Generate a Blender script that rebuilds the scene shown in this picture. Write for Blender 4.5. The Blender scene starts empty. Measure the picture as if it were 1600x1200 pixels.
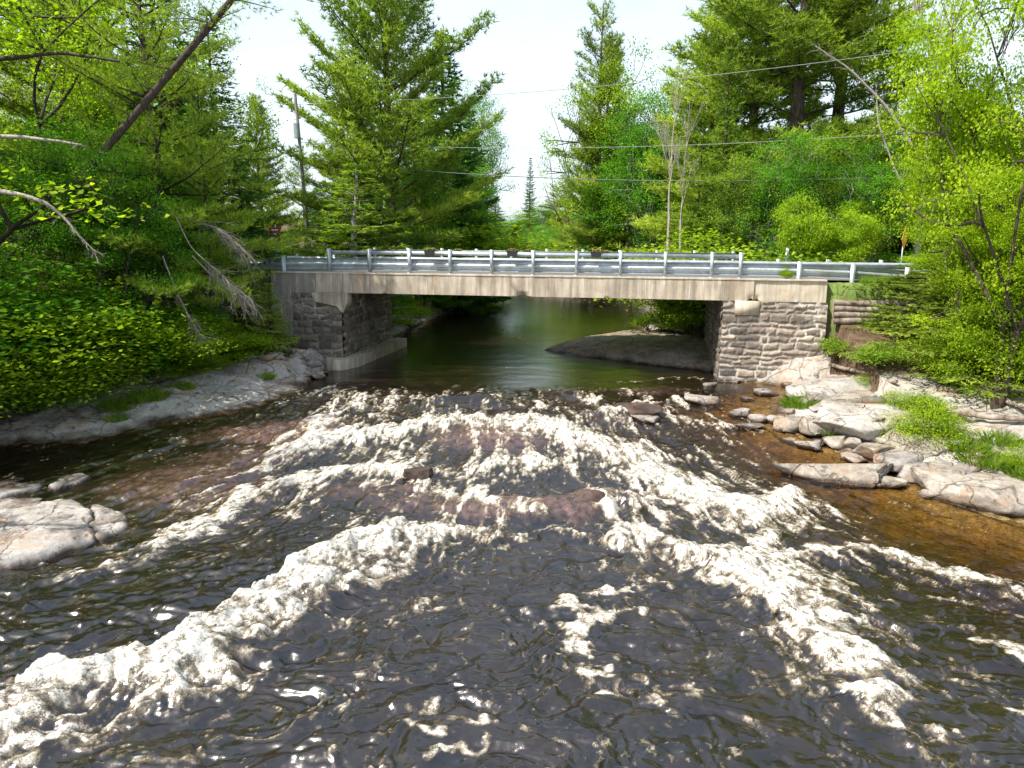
import bpy, bmesh, math, random
import numpy as np
from mathutils import Matrix, Vector
R = math.radians
random.seed(7)
C = bpy.context.scene.collection
F_ = 1121.0; PIT = R(11.0); ROLL = R(.5); ZC = 5.8

# ------------------------------------------------------------------ survey helpers
def ray(px, py):
    u = (px-800)/F_; v = (600-py)/F_
    lx = u*math.cos(ROLL)-v*math.sin(ROLL); ly = u*math.sin(ROLL)+v*math.cos(ROLL)
    return np.array([lx, math.cos(PIT)+ly*math.sin(PIT), -math.sin(PIT)+ly*math.cos(PIT)])
def zw_s(Y):
    t = np.clip((28.5-Y)/13.5, 0, 1); return -1.35*(t*t*(3-2*t))
def W(px, py, off=0.0):
    d = ray(px, py); z = 0.
    for i in range(40):
        q = d*((z-ZC)/d[2]); z = .5*z+.5*(float(zw_s(q[1]))+off)
    return (q[0], q[1])
def D(px, py, Y):
    d = ray(px, py); q = d*(Y/d[1]); return np.array([q[0], q[1], q[2]+ZC])
KB = .16
NB = math.hypot(1, KB); BU = np.array([1, -KB, 0])/NB; BV = np.array([KB, 1, 0])/NB    # along / across the bridge
def onb(px, py, v=0.0):
    d = ray(px, py); q = d*((32.4+v*NB)/(d[1]+KB*d[0])); return q+np.array([0, 0, ZC])

# ------------------------------------------------------------------ noise
def _h(ix, iy, iz, s):
    h = (ix.astype(np.int64)*374761393+iy.astype(np.int64)*668265263+iz.astype(np.int64)*2147483647+s*974711) & 0xffffffff
    h = ((h ^ (h >> 13))*1274126177) & 0xffffffff
    h = ((h ^ (h >> 16))*2246822519) & 0xffffffff
    return ((h ^ (h >> 15)) & 0xffff)/65535.0
def vn(x, y, z=None, s=0):
    x = np.asarray(x, float); y = np.asarray(y, float)
    x, y = np.broadcast_arrays(x, y)
    ix = np.floor(x); iy = np.floor(y); fx = x-ix; fy = y-iy
    fx = fx*fx*fx*(fx*(fx*6-15)+10); fy = fy*fy*fy*(fy*(fy*6-15)+10)
    if z is None:
        iz = np.zeros_like(ix)
        a = _h(ix, iy, iz, s); b = _h(ix+1, iy, iz, s); c = _h(ix, iy+1, iz, s); d = _h(ix+1, iy+1, iz, s)
        return (a*(1-fx)+b*fx)*(1-fy)+(c*(1-fx)+d*fx)*fy
    iz = np.floor(z); fz = z-iz; fz = fz*fz*(3-2*fz); r = 0
    for k, wz in ((0, 1-fz), (1, fz)):
        a = _h(ix, iy, iz+k, s); b = _h(ix+1, iy, iz+k, s); c = _h(ix, iy+1, iz+k, s); d = _h(ix+1, iy+1, iz+k, s)
        r = r+wz*((a*(1-fx)+b*fx)*(1-fy)+(c*(1-fx)+d*fx)*fy)
    return r
def fbm(x, y, z=None, s=0, o=4, g=.5):
    r = 0; a = 1; t = 0; c, sn = .8, .6
    for i in range(o):
        r = r+a*vn(x, y, z, s+i*17); t += a; a *= g
        x, y = (c*x-sn*y)*2.03, (sn*x+c*y)*2.03
        if z is not None: z = z*2.03+3.1
    return r/t
def ss(a, b, x):
    t = np.clip((x-a)/(b-a), 0, 1); return t*t*(3-2*t)

# ------------------------------------------------------------------ mesh helpers
def mk(name, V, Fs, mat, parent=None, smooth=False, attrs=None, loc=None, mats=None, midx=None):
    V = np.asarray(V, np.float32).reshape(-1, 3)
    if loc is not None: V = V-np.asarray(loc, np.float32)
    if not isinstance(Fs, list): Fs = [Fs]
    Fs = [np.asarray(f, np.int32) for f in Fs if len(f)]
    me = bpy.data.meshes.new(name)
    me.vertices.add(len(V)); me.vertices.foreach_set('co', V.ravel())
    tot = np.concatenate([np.full(len(f), f.shape[1], np.int32) for f in Fs])
    st = np.concatenate([[0], np.cumsum(tot)[:-1]]).astype(np.int32)
    li = np.concatenate([f.ravel() for f in Fs])
    me.loops.add(len(li)); me.loops.foreach_set('vertex_index', li)
    me.polygons.add(len(tot)); me.polygons.foreach_set('loop_start', st); me.polygons.foreach_set('loop_total', tot)
    if smooth: me.polygons.foreach_set('use_smooth', np.ones(len(tot), bool))
    if mats:
        for m in mats: me.materials.append(m)
        me.polygons.foreach_set('material_index', np.asarray(midx, np.int32))
    else: me.materials.append(mat)
    if attrs:
        for k, a in attrs.items():
            at = me.attributes.new(k, 'FLOAT', 'POINT'); at.data.foreach_set('value', np.asarray(a, np.float32))
    me.update(calc_edges=True)
    o = bpy.data.objects.new(name, me); C.objects.link(o)
    if loc is not None: o.location = loc
    if parent: o.parent = parent
    return o
def thing(name, label, cat, loc=(0, 0, 0), rz=0, group=None):
    o = bpy.data.objects.new(name, None); C.objects.link(o); o.empty_display_size = .3
    o.location = loc; o.rotation_euler = (0, 0, rz); o['label'] = label; o['category'] = cat
    if group: o['group'] = group
    return o
def tag(o, label, cat, group=None, kind=None):
    o['label'] = label; o['category'] = cat
    if group: o['group'] = group
    if kind: o['kind'] = kind
    return o
class MB:
    def __init__(s): s.V = []; s.F = {}; s.n = 0; s.A = []
    def add(s, V, F, a=0.0):
        V = np.asarray(V, float).reshape(-1, 3); F = np.asarray(F, int)
        s.V.append(V); s.F.setdefault(F.shape[1], []).append(F+s.n); s.n += len(V)
        s.A.append(np.broadcast_to(np.asarray(a, float), (len(V),)))
    def box(s, c, size, U=(1, 0, 0), Vv=(0, 1, 0), Wv=(0, 0, 1)):
        c = np.asarray(c, float); U, Vv, Wv = [np.asarray(t, float) for t in (U, Vv, Wv)]
        a, b, h = [t/2 for t in size]
        V = [c+sx*a*U+sy*b*Vv+sz*h*Wv for sz in (-1, 1) for sy in (-1, 1) for sx in (-1, 1)]
        s.add(V, [[0, 2, 3, 1], [4, 5, 7, 6], [0, 1, 5, 4], [2, 6, 7, 3], [0, 4, 6, 2], [1, 3, 7, 5]])
    def tube(s, P, r, k=8, cap=True, a=0.0):
        P = np.asarray(P, float); n = len(P); r = np.broadcast_to(np.asarray(r, float), (n,))
        T = np.gradient(P, axis=0); T /= np.linalg.norm(T, axis=1)[:, None]+1e-9
        ref = np.array([0, 0, 1.]) if abs(T[0, 2]) < .9 else np.array([1., 0, 0])
        A = np.cross(T, ref); A /= np.linalg.norm(A, axis=1)[:, None]+1e-9; B = np.cross(T, A)
        th = np.arange(k)*2*math.pi/k
        V = P[:, None]+r[:, None, None]*(A[:, None]*np.cos(th)[None, :, None]+B[:, None]*np.sin(th)[None, :, None])
        i = np.arange(n-1)[:, None]*k; j = np.arange(k)[None]; j2 = (j+1) % k
        F = np.stack([i+j, i+k+j, i+k+j2, i+j2], -1).reshape(-1, 4)
        V = V.reshape(-1, 3)
        s.add(V, F, a)
        if cap:
            for e in (0, n-1):
                ctr = P[e]; ring = V[e*k:(e+1)*k]
                s.add(np.vstack([ring, ctr]), [[q, (q+1) % k, k] for q in range(k)], a if np.isscalar(a) else 0)
    def prism(s, poly, o, U, Vv, N, depth):      # 2-D outline, extruded from plane along N
        poly = np.asarray(poly, float); o = np.asarray(o, float); n = len(poly)
        P = o+poly[:, :1]*np.asarray(U)+poly[:, 1:]*np.asarray(Vv)
        V = np.vstack([P, P+np.asarray(N)*depth]); i = np.arange(n); j = (i+1) % n
        s.add(V, np.stack([i, j, j+n, i+n], 1))
        s.V.append(V); s.F.setdefault(n, []).append(np.array([i[::-1], i+n])+s.n); s.n += len(V); s.A.append(np.zeros(len(V)))
    def build(s, name, mat, parent=None, smooth=False, loc=None, attr=None):
        return mk(name, np.vstack(s.V), [np.vstack(f) for f in s.F.values()], mat, parent, smooth, {attr: np.concatenate(s.A)} if attr else None, loc)

# ------------------------------------------------------------------ materials
def nmat(name):
    m = bpy.data.materials.new(name); m.use_nodes = True; nt = m.node_tree; nt.nodes.clear()
    out = nt.nodes.new('ShaderNodeOutputMaterial'); return m, nt, out
def N(nt, t, **k):
    n = nt.nodes.new('ShaderNode'+t)
    for a, b in k.items():
        if a.startswith('i_'):
            key = a[2:]
            n.inputs[int(key) if key.isdigit() else key.replace('_', ' ')].default_value = b
        else: setattr(n, a, b)
    return n
def L(nt, a, b): nt.links.new(a, b)
def ramp(nt, fac, stops, interp='LINEAR'):
    r = N(nt, 'ValToRGB'); r.color_ramp.interpolation = interp; e = r.color_ramp.elements
    while len(e) < len(stops): e.new(.5)
    for i, (p, c) in enumerate(stops): e[i].position = p; e[i].color = (*c, 1) if len(c) == 3 else c
    L(nt, fac, r.inputs[0]); return r.outputs[0]
def mixc(nt, f, a, b, mode='MIX'):
    m = N(nt, 'Mix', data_type='RGBA', blend_type=mode); m.clamp_factor = True
    for s, v in ((0, f), (6, a), (7, b)):
        if hasattr(v, 'links'): L(nt, v, m.inputs[s])
        elif s == 0: m.inputs[0].default_value = v
        else: m.inputs[s].default_value = (*v, 1)
    return m.outputs[2]
def mth(nt, op, a, b=None, c=None, clamp=False):
    m = N(nt, 'Math', operation=op); m.use_clamp = clamp
    for i, v in enumerate((a, b, c)):
        if v is None: continue
        if hasattr(v, 'links'): L(nt, v, m.inputs[i])
        else: m.inputs[i].default_value = v
    return m.outputs[0]
def noise(nt, vec, sc, det=4, rough=.55, dist=0):
    n = N(nt, 'TexNoise'); n.inputs['Scale'].default_value = sc; n.inputs['Detail'].default_value = det
    n.inputs['Roughness'].default_value = rough; n.inputs['Distortion'].default_value = dist
    L(nt, vec, n.inputs['Vector']); return n.outputs['Fac']
def mapping(nt, vec, scale=(1, 1, 1), rot=(0, 0, 0)):
    m = N(nt, 'Mapping'); m.inputs['Scale'].default_value = scale; m.inputs['Rotation'].default_value = rot
    L(nt, vec, m.inputs['Vector']); return m.outputs[0]
def attr(nt, n): return N(nt, 'Attribute', attribute_name=n).outputs['Fac']
def bump(nt, h, st=.3, dist=.05, nrm=None):
    b = N(nt, 'Bump'); b.inputs['Strength'].default_value = st; b.inputs['Distance'].default_value = dist
    L(nt, h, b.inputs['Height'])
    if nrm: L(nt, nrm, b.inputs['Normal'])
    return b.outputs[0]
def bsdf(nt, out, col, rough=.8, nrm=None, metal=0, spec=.3):
    p = N(nt, 'BsdfPrincipled')
    for k, v in (('Base Color', col), ('Roughness', rough), ('Metallic', metal), ('Specular IOR Level', spec)):
        if hasattr(v, 'links'): L(nt, v, p.inputs[k])
        else: p.inputs[k].default_value = (*v, 1) if isinstance(v, tuple) else v
    if nrm: L(nt, nrm, p.inputs['Normal'])
    L(nt, p.outputs[0], out.inputs[0]); return p
def ocoord(nt): return N(nt, 'TexCoord').outputs['Object']
def gcoord(nt): return N(nt, 'NewGeometry').outputs['Position']

def leaf_mat(name, dark, mid, light, trans=.45, rough=.6):
    m, nt, out = nmat(name)
    t = attr(nt, 'tone'); col = ramp(nt, t, [(0, dark), (.5, mid), (1, light)])
    oi = N(nt, 'ObjectInfo').outputs['Random']
    col = mixc(nt, mth(nt, 'MULTIPLY', oi, .35), col, mixc(nt, 1, col, (.85, .95, .6), 'MULTIPLY'))
    p = N(nt, 'BsdfPrincipled'); L(nt, col, p.inputs['Base Color']); p.inputs['Roughness'].default_value = rough
    p.inputs['Specular IOR Level'].default_value = .12
    tr = N(nt, 'BsdfTranslucent'); tc = mixc(nt, 1, col, (1.35, 1.45, .55), 'MULTIPLY'); L(nt, tc, tr.inputs[0])
    mx = N(nt, 'MixShader'); mx.inputs[0].default_value = trans
    L(nt, p.outputs[0], mx.inputs[1]); L(nt, tr.outputs[0], mx.inputs[2]); L(nt, mx.outputs[0], out.inputs[0]); return m
M = {}
M['maple'] = leaf_mat('maple_leaf', (.09, .15, .010), (.24, .36, .018), (.42, .54, .035), .55)
M['maple_gold'] = leaf_mat('maple_yellow_leaf', (.10, .18, .008), (.27, .40, .014), (.45, .55, .03), .5)
M['maple_deep'] = leaf_mat('maple_deep_leaf', (.035, .11, .012), (.11, .28, .022), (.22, .45, .04), .5)
M['pine'] = leaf_mat('pine_needle', (.08, .13, .025), (.22, .31, .045), (.42, .5, .08), .45, .55)
M['pine_gold'] = leaf_mat('pine_yellow_needle', (.12, .2, .025), (.32, .43, .05), (.5, .58, .1), .4, .55)
M['spruce'] = leaf_mat('spruce_needle', (.035, .085, .022), (.09, .2, .04), (.2, .34, .06), .4, .55)
M['fir'] = leaf_mat('fir_needle', (.06, .12, .012), (.17, .28, .025), (.33, .44, .045), .35, .5)
M['grass'] = leaf_mat('grass_blade', (.08, .16, .02), (.19, .3, .03), (.32, .42, .06), .45, .5)
M['flower'] = leaf_mat('flower_petal', (.3, .02, .08), (.6, .1, .25), (.8, .5, .6), .3)

def bark(name, a, b, sc=6):
    m, nt, out = nmat(name); v = ocoord(nt)
    n = noise(nt, mapping(nt, v, (sc, sc, sc*.25)), 1.5, 6, .65)
    col = ramp(nt, n, [(.3, a), (.7, b)]); bsdf(nt, out, col, .9, bump(nt, n, .7, .03)); return m
M['bark'] = bark('bark', (.018, .014, .011), (.10, .075, .055))
M['bark_grey'] = bark('bark_grey', (.16, .15, .14), (.42, .40, .37))
M['dead'] = bark('dead_wood', (.16, .13, .11), (.5, .44, .38), 9)
M['twig'] = bark('dead_twigs', (.14, .115, .1), (.4, .35, .31), 9)
M['log'] = bark('weathered_log', (.07, .045, .035), (.4, .33, .28), 3)

def rockmat(name, base=((.13, .11, .1), (.26, .235, .22), (.39, .36, .34)), stain=(.05, .04, .035), lich=.35, sc=1.0, warm=(.3, .2, .13), wet=True):
    m, nt, out = nmat(name); v = gcoord(nt)
    n1 = noise(nt, v, 1.1*sc, 8, .6, .4); n2 = noise(nt, v, 9*sc, 6, .65); n3 = noise(nt, mapping(nt, v, (1, 1.6, 2.5), (0, 0, .6)), .7*sc, 6, .6, 1.2)
    col = ramp(nt, mth(nt, 'ADD', mth(nt, 'MULTIPLY', n1, .6), mth(nt, 'MULTIPLY', n2, .4)), [(.34, base[0]), (.5, base[1]), (.66, base[2])])
    col = mixc(nt, ramp(nt, n3, [(.52, (0, 0, 0)), (.66, (1, 1, 1))]), col, warm)
    n4 = noise(nt, v, 3.2*sc, 9, .72)
    col = mixc(nt, mth(nt, 'MULTIPLY', ramp(nt, n4, [(.55, (0, 0, 0)), (.64, (1, 1, 1))]), .8), col, stain)
    if lich:
        n5 = noise(nt, v, 2.1*sc, 7, .7, .6)
        col = mixc(nt, mth(nt, 'MULTIPLY', ramp(nt, n5, [(.56, (0, 0, 0)), (.68, (1, 1, 1))]), lich), col, (.5, .52, .45))
    vo = N(nt, 'TexVoronoi', feature='DISTANCE_TO_EDGE'); vo.inputs['Scale'].default_value = .55*sc
    wv = N(nt, 'VectorMath', operation='ADD'); L(nt, v, wv.inputs[0])
    nn = N(nt, 'TexNoise'); nn.inputs['Scale'].default_value = 1.3*sc; nn.inputs['Detail'].default_value = 5; L(nt, v, nn.inputs['Vector']); L(nt, nn.outputs['Color'], wv.inputs[1])
    L(nt, wv.outputs[0], vo.inputs['Vector'])
    crack = ramp(nt, vo.outputs[0], [(0, (0, 0, 0)), (.022, (1, 1, 1))])
    col = mixc(nt, 1, col, mixc(nt, crack, (.6, .56, .53), (1, 1, 1)), 'MULTIPLY')
    rough = .85
    if wet:
        sep = N(nt, 'SeparateXYZ'); L(nt, v, sep.inputs[0])
        # wet band just over the falling water surface
        t = mth(nt, 'DIVIDE', mth(nt, 'SUBTRACT', 28.5, sep.outputs[1]), 13.5, clamp=True)
        s3 = mth(nt, 'MULTIPLY', mth(nt, 'MULTIPLY', t, t), mth(nt, 'SUBTRACT', 3, mth(nt, 'MULTIPLY', t, 2)))
        hgt = mth(nt, 'ADD', sep.outputs[2], mth(nt, 'MULTIPLY', s3, 1.35))
        wetf = ramp(nt, mth(nt, 'ADD', hgt, mth(nt, 'MULTIPLY', mth(nt, 'SUBTRACT', n1, .5), .3)), [(.04, (1, 1, 1)), (.17, (0, 0, 0))])
        col = mixc(nt, wetf, col, mixc(nt, 1, col, (.22, .17, .13), 'MULTIPLY'))
        rough = mth(nt, 'SUBTRACT', .85, mth(nt, 'MULTIPLY', wetf, .6))
    h = mth(nt, 'ADD', mth(nt, 'MULTIPLY', n2, .4), mth(nt, 'ADD', mth(nt, 'MULTIPLY', crack, .5), mth(nt, 'MULTIPLY', n4, .6)))
    bsdf(nt, out, col, rough, bump(nt, h, .8, .07)); return m, nt, out
M['rock'] = rockmat('granite')[0]
M['rock_warm'] = rockmat('granite_warm', ((.12, .105, .09), (.28, .245, .205), (.44, .40, .345)), lich=.5)[0]
M['rock_pale'] = rockmat('granite_pale', ((.17, .155, .14), (.34, .315, .29), (.5, .47, .44)), lich=.3, warm=(.36, .28, .21))[0]
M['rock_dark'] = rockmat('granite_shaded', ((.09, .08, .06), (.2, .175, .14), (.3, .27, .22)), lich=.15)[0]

def concrete(name, a, b, streak=.6):
    m, nt, out = nmat(name); v = gcoord(nt)
    n1 = noise(nt, v, .8, 6, .6); n2 = noise(nt, mapping(nt, v, (4.5, 4.5, .35)), 1.0, 6, .65); n3 = noise(nt, v, 14, 5, .7)
    col = ramp(nt, n1, [(.3, a), (.7, b)])
    col = mixc(nt, mth(nt, 'MULTIPLY', ramp(nt, n2, [(.42, (0, 0, 0)), (.62, (1, 1, 1))]), streak), col, (.14, .12, .095))
    n5 = noise(nt, mapping(nt, v, (7, 7, .5)), 1.0, 4, .6)
    col = mixc(nt, mth(nt, 'MULTIPLY', ramp(nt, n5, [(.6, (0, 0, 0)), (.7, (1, 1, 1))]), .6), col, (.72, .68, .6))
    n6 = noise(nt, mapping(nt, v, (1.6, 1.6, .5)), 1.0, 5, .6)
    col = mixc(nt, mth(nt, 'MULTIPLY', ramp(nt, n6, [(.58, (0, 0, 0)), (.72, (1, 1, 1))]), .55), col, (.42, .27, .15))
    col = mixc(nt, mth(nt, 'MULTIPLY', ramp(nt, n3, [(.6, (0, 0, 0)), (.75, (1, 1, 1))]), .5), col, (.12, .11, .1))
    bsdf(nt, out, col, .9, bump(nt, mth(nt, 'ADD', n3, mth(nt, 'MULTIPLY', n2, .4)), .5, .02)); return m
M['conc'] = concrete('old_concrete', (.36, .295, .22), (.62, .54, .43), .62)
M['conc_pale'] = concrete('pale_concrete', (.48, .40, .30), (.66, .58, .47), .35)
M['conc_grey'] = concrete('grey_concrete', (.24, .22, .19), (.36, .34, .3), .45)

def masonry_mat(name, tones, mort=(.66, .63, .57)):
    m, nt, out = nmat(name); v = gcoord(nt)
    t = attr(nt, 'tone'); mo = attr(nt, 'mort'); n = noise(nt, v, 7, 7, .68); n2 = noise(nt, v, .7, 5, .6)
    col = ramp(nt, t, [(0, tones[0]), (.5, tones[1]), (1, tones[2])])
    col = mixc(nt, ramp(nt, n, [(.35, (0, 0, 0)), (.7, (.8, .8, .8))]), col, mixc(nt, 1, col, (.45, .4, .37), 'MULTIPLY'))
    mcol = mixc(nt, ramp(nt, n2, [(.42, (0, 0, 0)), (.6, (1, 1, 1))]), tones[1], mort)
    col = mixc(nt, mo, col, mcol)
    bsdf(nt, out, col, .9, bump(nt, n, .8, .04)); return m
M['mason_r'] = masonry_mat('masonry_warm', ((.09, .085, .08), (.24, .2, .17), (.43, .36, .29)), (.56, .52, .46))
M['mason_l'] = masonry_mat('masonry_shaded', ((.07, .07, .065), (.17, .15, .125), (.27, .22, .17)), (.36, .35, .32))  # darker, greyer stone copy; shade on these abutment faces put into the colour

m, nt, out = nmat('galvanised_steel'); v = gcoord(nt)
n = noise(nt, v, 5, 5, .6); n2 = noise(nt, v, 1.3, 4, .6)
col = mixc(nt, ramp(nt, n2, [(.45, (0, 0, 0)), (.7, (.6, .6, .6))]), ramp(nt, n, [(.3, (.36, .41, .44)), (.7, (.54, .6, .63))]), (.26, .25, .22))
bsdf(nt, out, col, .45, bump(nt, n, .08, .01), .55, .5); M['steel'] = m
def plain(name, c, rough=.6, var=.25, metal=0):
    m, nt, out = nmat(name); n = noise(nt, gcoord(nt), 8, 4, .6)
    bsdf(nt, out, ramp(nt, n, [(.3, tuple(x*(1-var) for x in c)), (.7, tuple(min(1, x*(1+var)) for x in c))]), rough, bump(nt, n, .15, .01), metal); return m
M['red'] = plain('sign_red', (.55, .03, .03), .4, .1); M['white'] = plain('sign_white', (.75, .75, .73), .4, .05)
M['yellow'] = plain('sign_yellow', (.75, .33, .02), .4, .1); M['black'] = plain('planter_black', (.025, .025, .028), .5)
M['wire'] = plain('wire_grey', (.16, .17, .17), .5); M['wire_pale'] = plain('wire_pale', (.3, .32, .32), .45)
M['asphalt'] = plain('asphalt', (.13, .125, .12), .9, .3); M['gravel'] = plain('road_gravel', (.42, .38, .33), .95, .25)
M['stripe'] = plain('worn_paint', (.6, .5, .12), .7)

# ------------------------------------------------------------------ river outline and terrain
XLp = np.array([(-14, -30), (-14.5, 5), (-16, 14), (-19, 20), (-16.2, 21.9), (-13.9, 22.3), (-12, 23.8), (-9.4, 25.5), (-8.2, 28.1), (-8.7, 30), (-8.6, 33), (-7.8, 40), (-7.5, 44), (-6.7, 53), (-5.5, 61), (-3.5, 75), (-8, 92), (-35, 120), (-90, 140)])
XRp = np.array([(15, -30), (15, 8), (14.5, 15), (13.6, 18), (12.2, 18.6), (11.6, 20.2), (10.9, 21.6), (9.7, 24), (9.6, 25.6), (10.6, 27.5), (11.8, 29.6), (10.2, 31), (10.2, 34), (10.6, 40), (10.0, 46), (8.9, 49), (11, 57), (14.6, 70), (13, 77), (7, 84), (3, 95), (-12, 118), (-60, 152)])
def pldist(x, y, P):
    d = np.full(x.shape, 1e9)
    for (ax, ay), (bx, by) in zip(P[:-1], P[1:]):
        dx, dy = bx-ax, by-ay; t = np.clip(((x-ax)*dx+(y-ay)*dy)/(dx*dx+dy*dy), 0, 1)
        d = np.minimum(d, np.hypot(x-ax-t*dx, y-ay-t*dy))
    return d
def terrain(x, y):
    x = np.asarray(x, float); y = np.asarray(y, float); x, y = np.broadcast_arrays(x, y)
    xl = np.interp(y, XLp[:, 1], XLp[:, 0]); xr = np.interp(y, XRp[:, 1], XRp[:, 0])
    dl = pldist(x, y, XLp); dr = pldist(x, y, XRp)
    left = x < xl; right = x > xr; z0 = zw_s(y)
    wob = (fbm(x*.35, y*.35, s=3)-.5)
    # bed
    bedL = np.minimum(1.3, np.where(y < 29, 1.5, .45)*dl); bedR = np.minimum(1.3, np.where(y > 29, .35, .085)*dr+.02)
    bed = z0-np.minimum(bedL, bedR)*(.85+.5*wob)
    # left bank: bare rock ledge, then steep leafy bank
    ledge = np.where(y < 29.5, 5.3, 1.0)*1.0
    rl = np.where(dl < ledge, dl/ledge*.95, .95+(dl-ledge)*.33)
    rl = np.minimum(rl, 4.6+.02*dl)+z0*np.clip(1-dl/9, 0, 1)
    ter = fbm(x*.5+y*.25, y*.9-x*.3, s=11, o=3)
    cr = fbm(x*1.4, y*1.4, s=5, o=5)-.5
    rl = rl+np.clip(dl*.5, 0, 1)*((np.floor(ter*9)+ss(.55, 1, ter*9 % 1))/9-.5)*.55*np.clip((9-dl)/4, 0, 1)+cr*.18*np.clip(dl*2, 0, 1)
    lr = np.where(y < 29.5, 5.6, .8)
    rr = np.where(dr < lr, dr/lr*1.15, 1.15+(dr-lr)*.30)
    rr = np.minimum(rr, 4.6+.02*dr)+z0*np.clip(1-dr/9, 0, 1)
    rr = rr+np.clip(dr*.5, 0, 1)*((np.floor(ter*8)+ss(.4, 1, ter*8 % 1))/8-.5)*.5*np.clip((9-dr)/4, 0, 1)+cr*.25*np.clip(dr*2, 0, 1)
    z = np.where(left, rl, np.where(right, rr, bed))
    bank = np.where(left, dl, np.where(right, dr, -np.minimum(dl, dr)))
    # road embankment along the bridge line
    v = (x*KB+y-32.4)/NB; vc = v-3.4
    ramp_ = 4.33-np.clip(np.abs(vc)-3.35, 0, 99)*.75
    side = np.where(vc < 0, np.where(x < 0, ss(-10.8, -12.6, x), ss(13.25, 13.6, x)), np.where(x < 0, ss(-8.6, -9.5, x), ss(10.4, 11.2, x)))
    core = np.where(np.abs(vc) < 3.2, np.where(x < 0, ss(-9.0, -9.6, x), ss(10.6, 11.2, x)), 0)
    front = np.where((vc < 0) & (x > 0), 4.36-np.clip(-vc-3.5, 0, .22)*7.4-np.clip(-vc-3.72, 0, 99)*.42, ramp_)
    e = np.where(np.abs(vc) < 3.2, 4.33*core+(1-core)*-9, front*side+(1-side)*-9)
    z = np.maximum(z, e+wob*.15*(np.abs(vc) > 3.3))
    # ground in front of the left abutment
    z = np.where((x > -12.8) & (x < -8.2) & (v < -.02) & (v > -6), np.maximum(np.minimum(z, .85+.0*x+cr*.3), bed), z)
    emb = (e > z-.3) & (np.abs(vc) < 7) & ((vc > -3.65) | (x < 0))
    hill = np.clip((y-90)/120, 0, 1)*5+np.clip((np.abs(x)-40)/100, 0, 1)*6
    z = z+hill*(bank > 3)
    rocky = np.clip(np.where(left, (5.2+2*wob-dl)/1.0, (6.6+3*wob-dr)/1.2), 0, 1)*(bank > -50)*((y < 30.5) | (dl < 1.2) & left | (dr < 1.0) & right)
    soilf = (x > 13.3) & (v > -4.6-wob*3) & (v < 1)
    rocky = np.where((bank < 0) | soilf, 0, rocky)*(~emb)
    return z, bank, rocky, emb
def gz(x, y): return float(terrain(np.array([x]), np.array([y]))[0][0])

def fan(ys, tans, off=6.0):
    Y = ys[:, None]+0*tans[None]; X = (ys[:, None]+off)*tans[None]
    n, m_ = Y.shape; i = np.arange(n-1)[:, None]*m_; j = np.arange(m_-1)[None]
    F = np.stack([i+j, i+j+1, i+j+1+m_, i+j+m_], -1).reshape(-1, 4)
    return X.ravel(), Y.ravel(), F
def rows(a, b, k, mn=0):
    y = [a]
    while y[-1] < b: y.append(y[-1]+max(mn, k*y[-1]))
    return y
# ground
ys = np.array(list(np.linspace(-5, 12, 40))[:-1]+rows(12, 45, .0038)+rows(45.3, 320, .02)[1:])
tn = np.concatenate([np.linspace(-6, -1.15, 40)[:-1], np.linspace(-1.15, -.72, 60)[:-1], np.linspace(-.72, .72, 460), np.linspace(.72, 1.15, 60)[1:], np.linspace(1.15, 6, 40)[1:]])
gx, gy, gF = fan(ys, tn)
gzv, gb, grk, gem = terrain(gx, gy)
# pebbles on the bed and scree on the banks
peb = fbm(gx*3.1, gy*3.1, s=21, o=3)
gzv = gzv+np.where(gb < 0, (peb-.5)*.16, 0)
m, nt, out = rockmat('ground_rock', ((.18, .16, .14), (.35, .32, .285), (.52, .48, .43)), lich=.35); 
old = out.inputs[0].links[0].from_node; bc = old.inputs['Base Color'].links[0].from_socket; v = gcoord(nt)
rk = attr(nt, 'rocky'); wt = attr(nt, 'under'); sh = attr(nt, 'grassy')
n = noise(nt, v, 2.2, 7, .65); n2 = noise(nt, v, 14, 5, .6)
soil = ramp(nt, n, [(.35, (.05, .032, .018)), (.6, (.13, .085, .05)), (.75, (.06, .09, .025))])
soil = mixc(nt, sh, soil, ramp(nt, n, [(.3, (.07, .1, .025)), (.55, (.13, .19, .04)), (.75, (.3, .24, .14))]))
rkf = ramp(nt, mth(nt, 'ADD', rk, mth(nt, 'MULTIPLY', mth(nt, 'SUBTRACT', n, .5), .9)), [(.4, (0, 0, 0)), (.55, (1, 1, 1))])
c2 = mixc(nt, rkf, soil, bc)
bedc = ramp(nt, mth(nt, 'ADD', mth(nt, 'MULTIPLY', n, .5), mth(nt, 'MULTIPLY', n2, .5)), [(.36, (.05, .035, .015)), (.5, (.2, .14, .06)), (.66, (.42, .33, .17))])
c2 = mixc(nt, wt, c2, bedc); L(nt, c2, old.inputs['Base Color'])
ground = mk('ground', np.stack([gx, gy, gzv], 1), gF, m, smooth=True, attrs=dict(rocky=grk, under=np.clip(-gb*4, 0, 1), grassy=np.where(gem, 1, 0)))
ground['kind'] = 'structure'

# ------------------------------------------------------------------ water
ysw = np.array(list(np.linspace(-5, 8, 60))[:-1]+rows(8, 34, .0024)+rows(34.15, 62, .005)[1:]+rows(62.5, 200, .02)[1:])
tw = np.concatenate([np.linspace(-2.2, -.64, 60)[:-1], np.linspace(-.64, .62, 620), np.linspace(.62, 2.2, 60)[1:]])
wx, wy, wF = fan(ysw, tw)
base = zw_s(wy)
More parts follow.
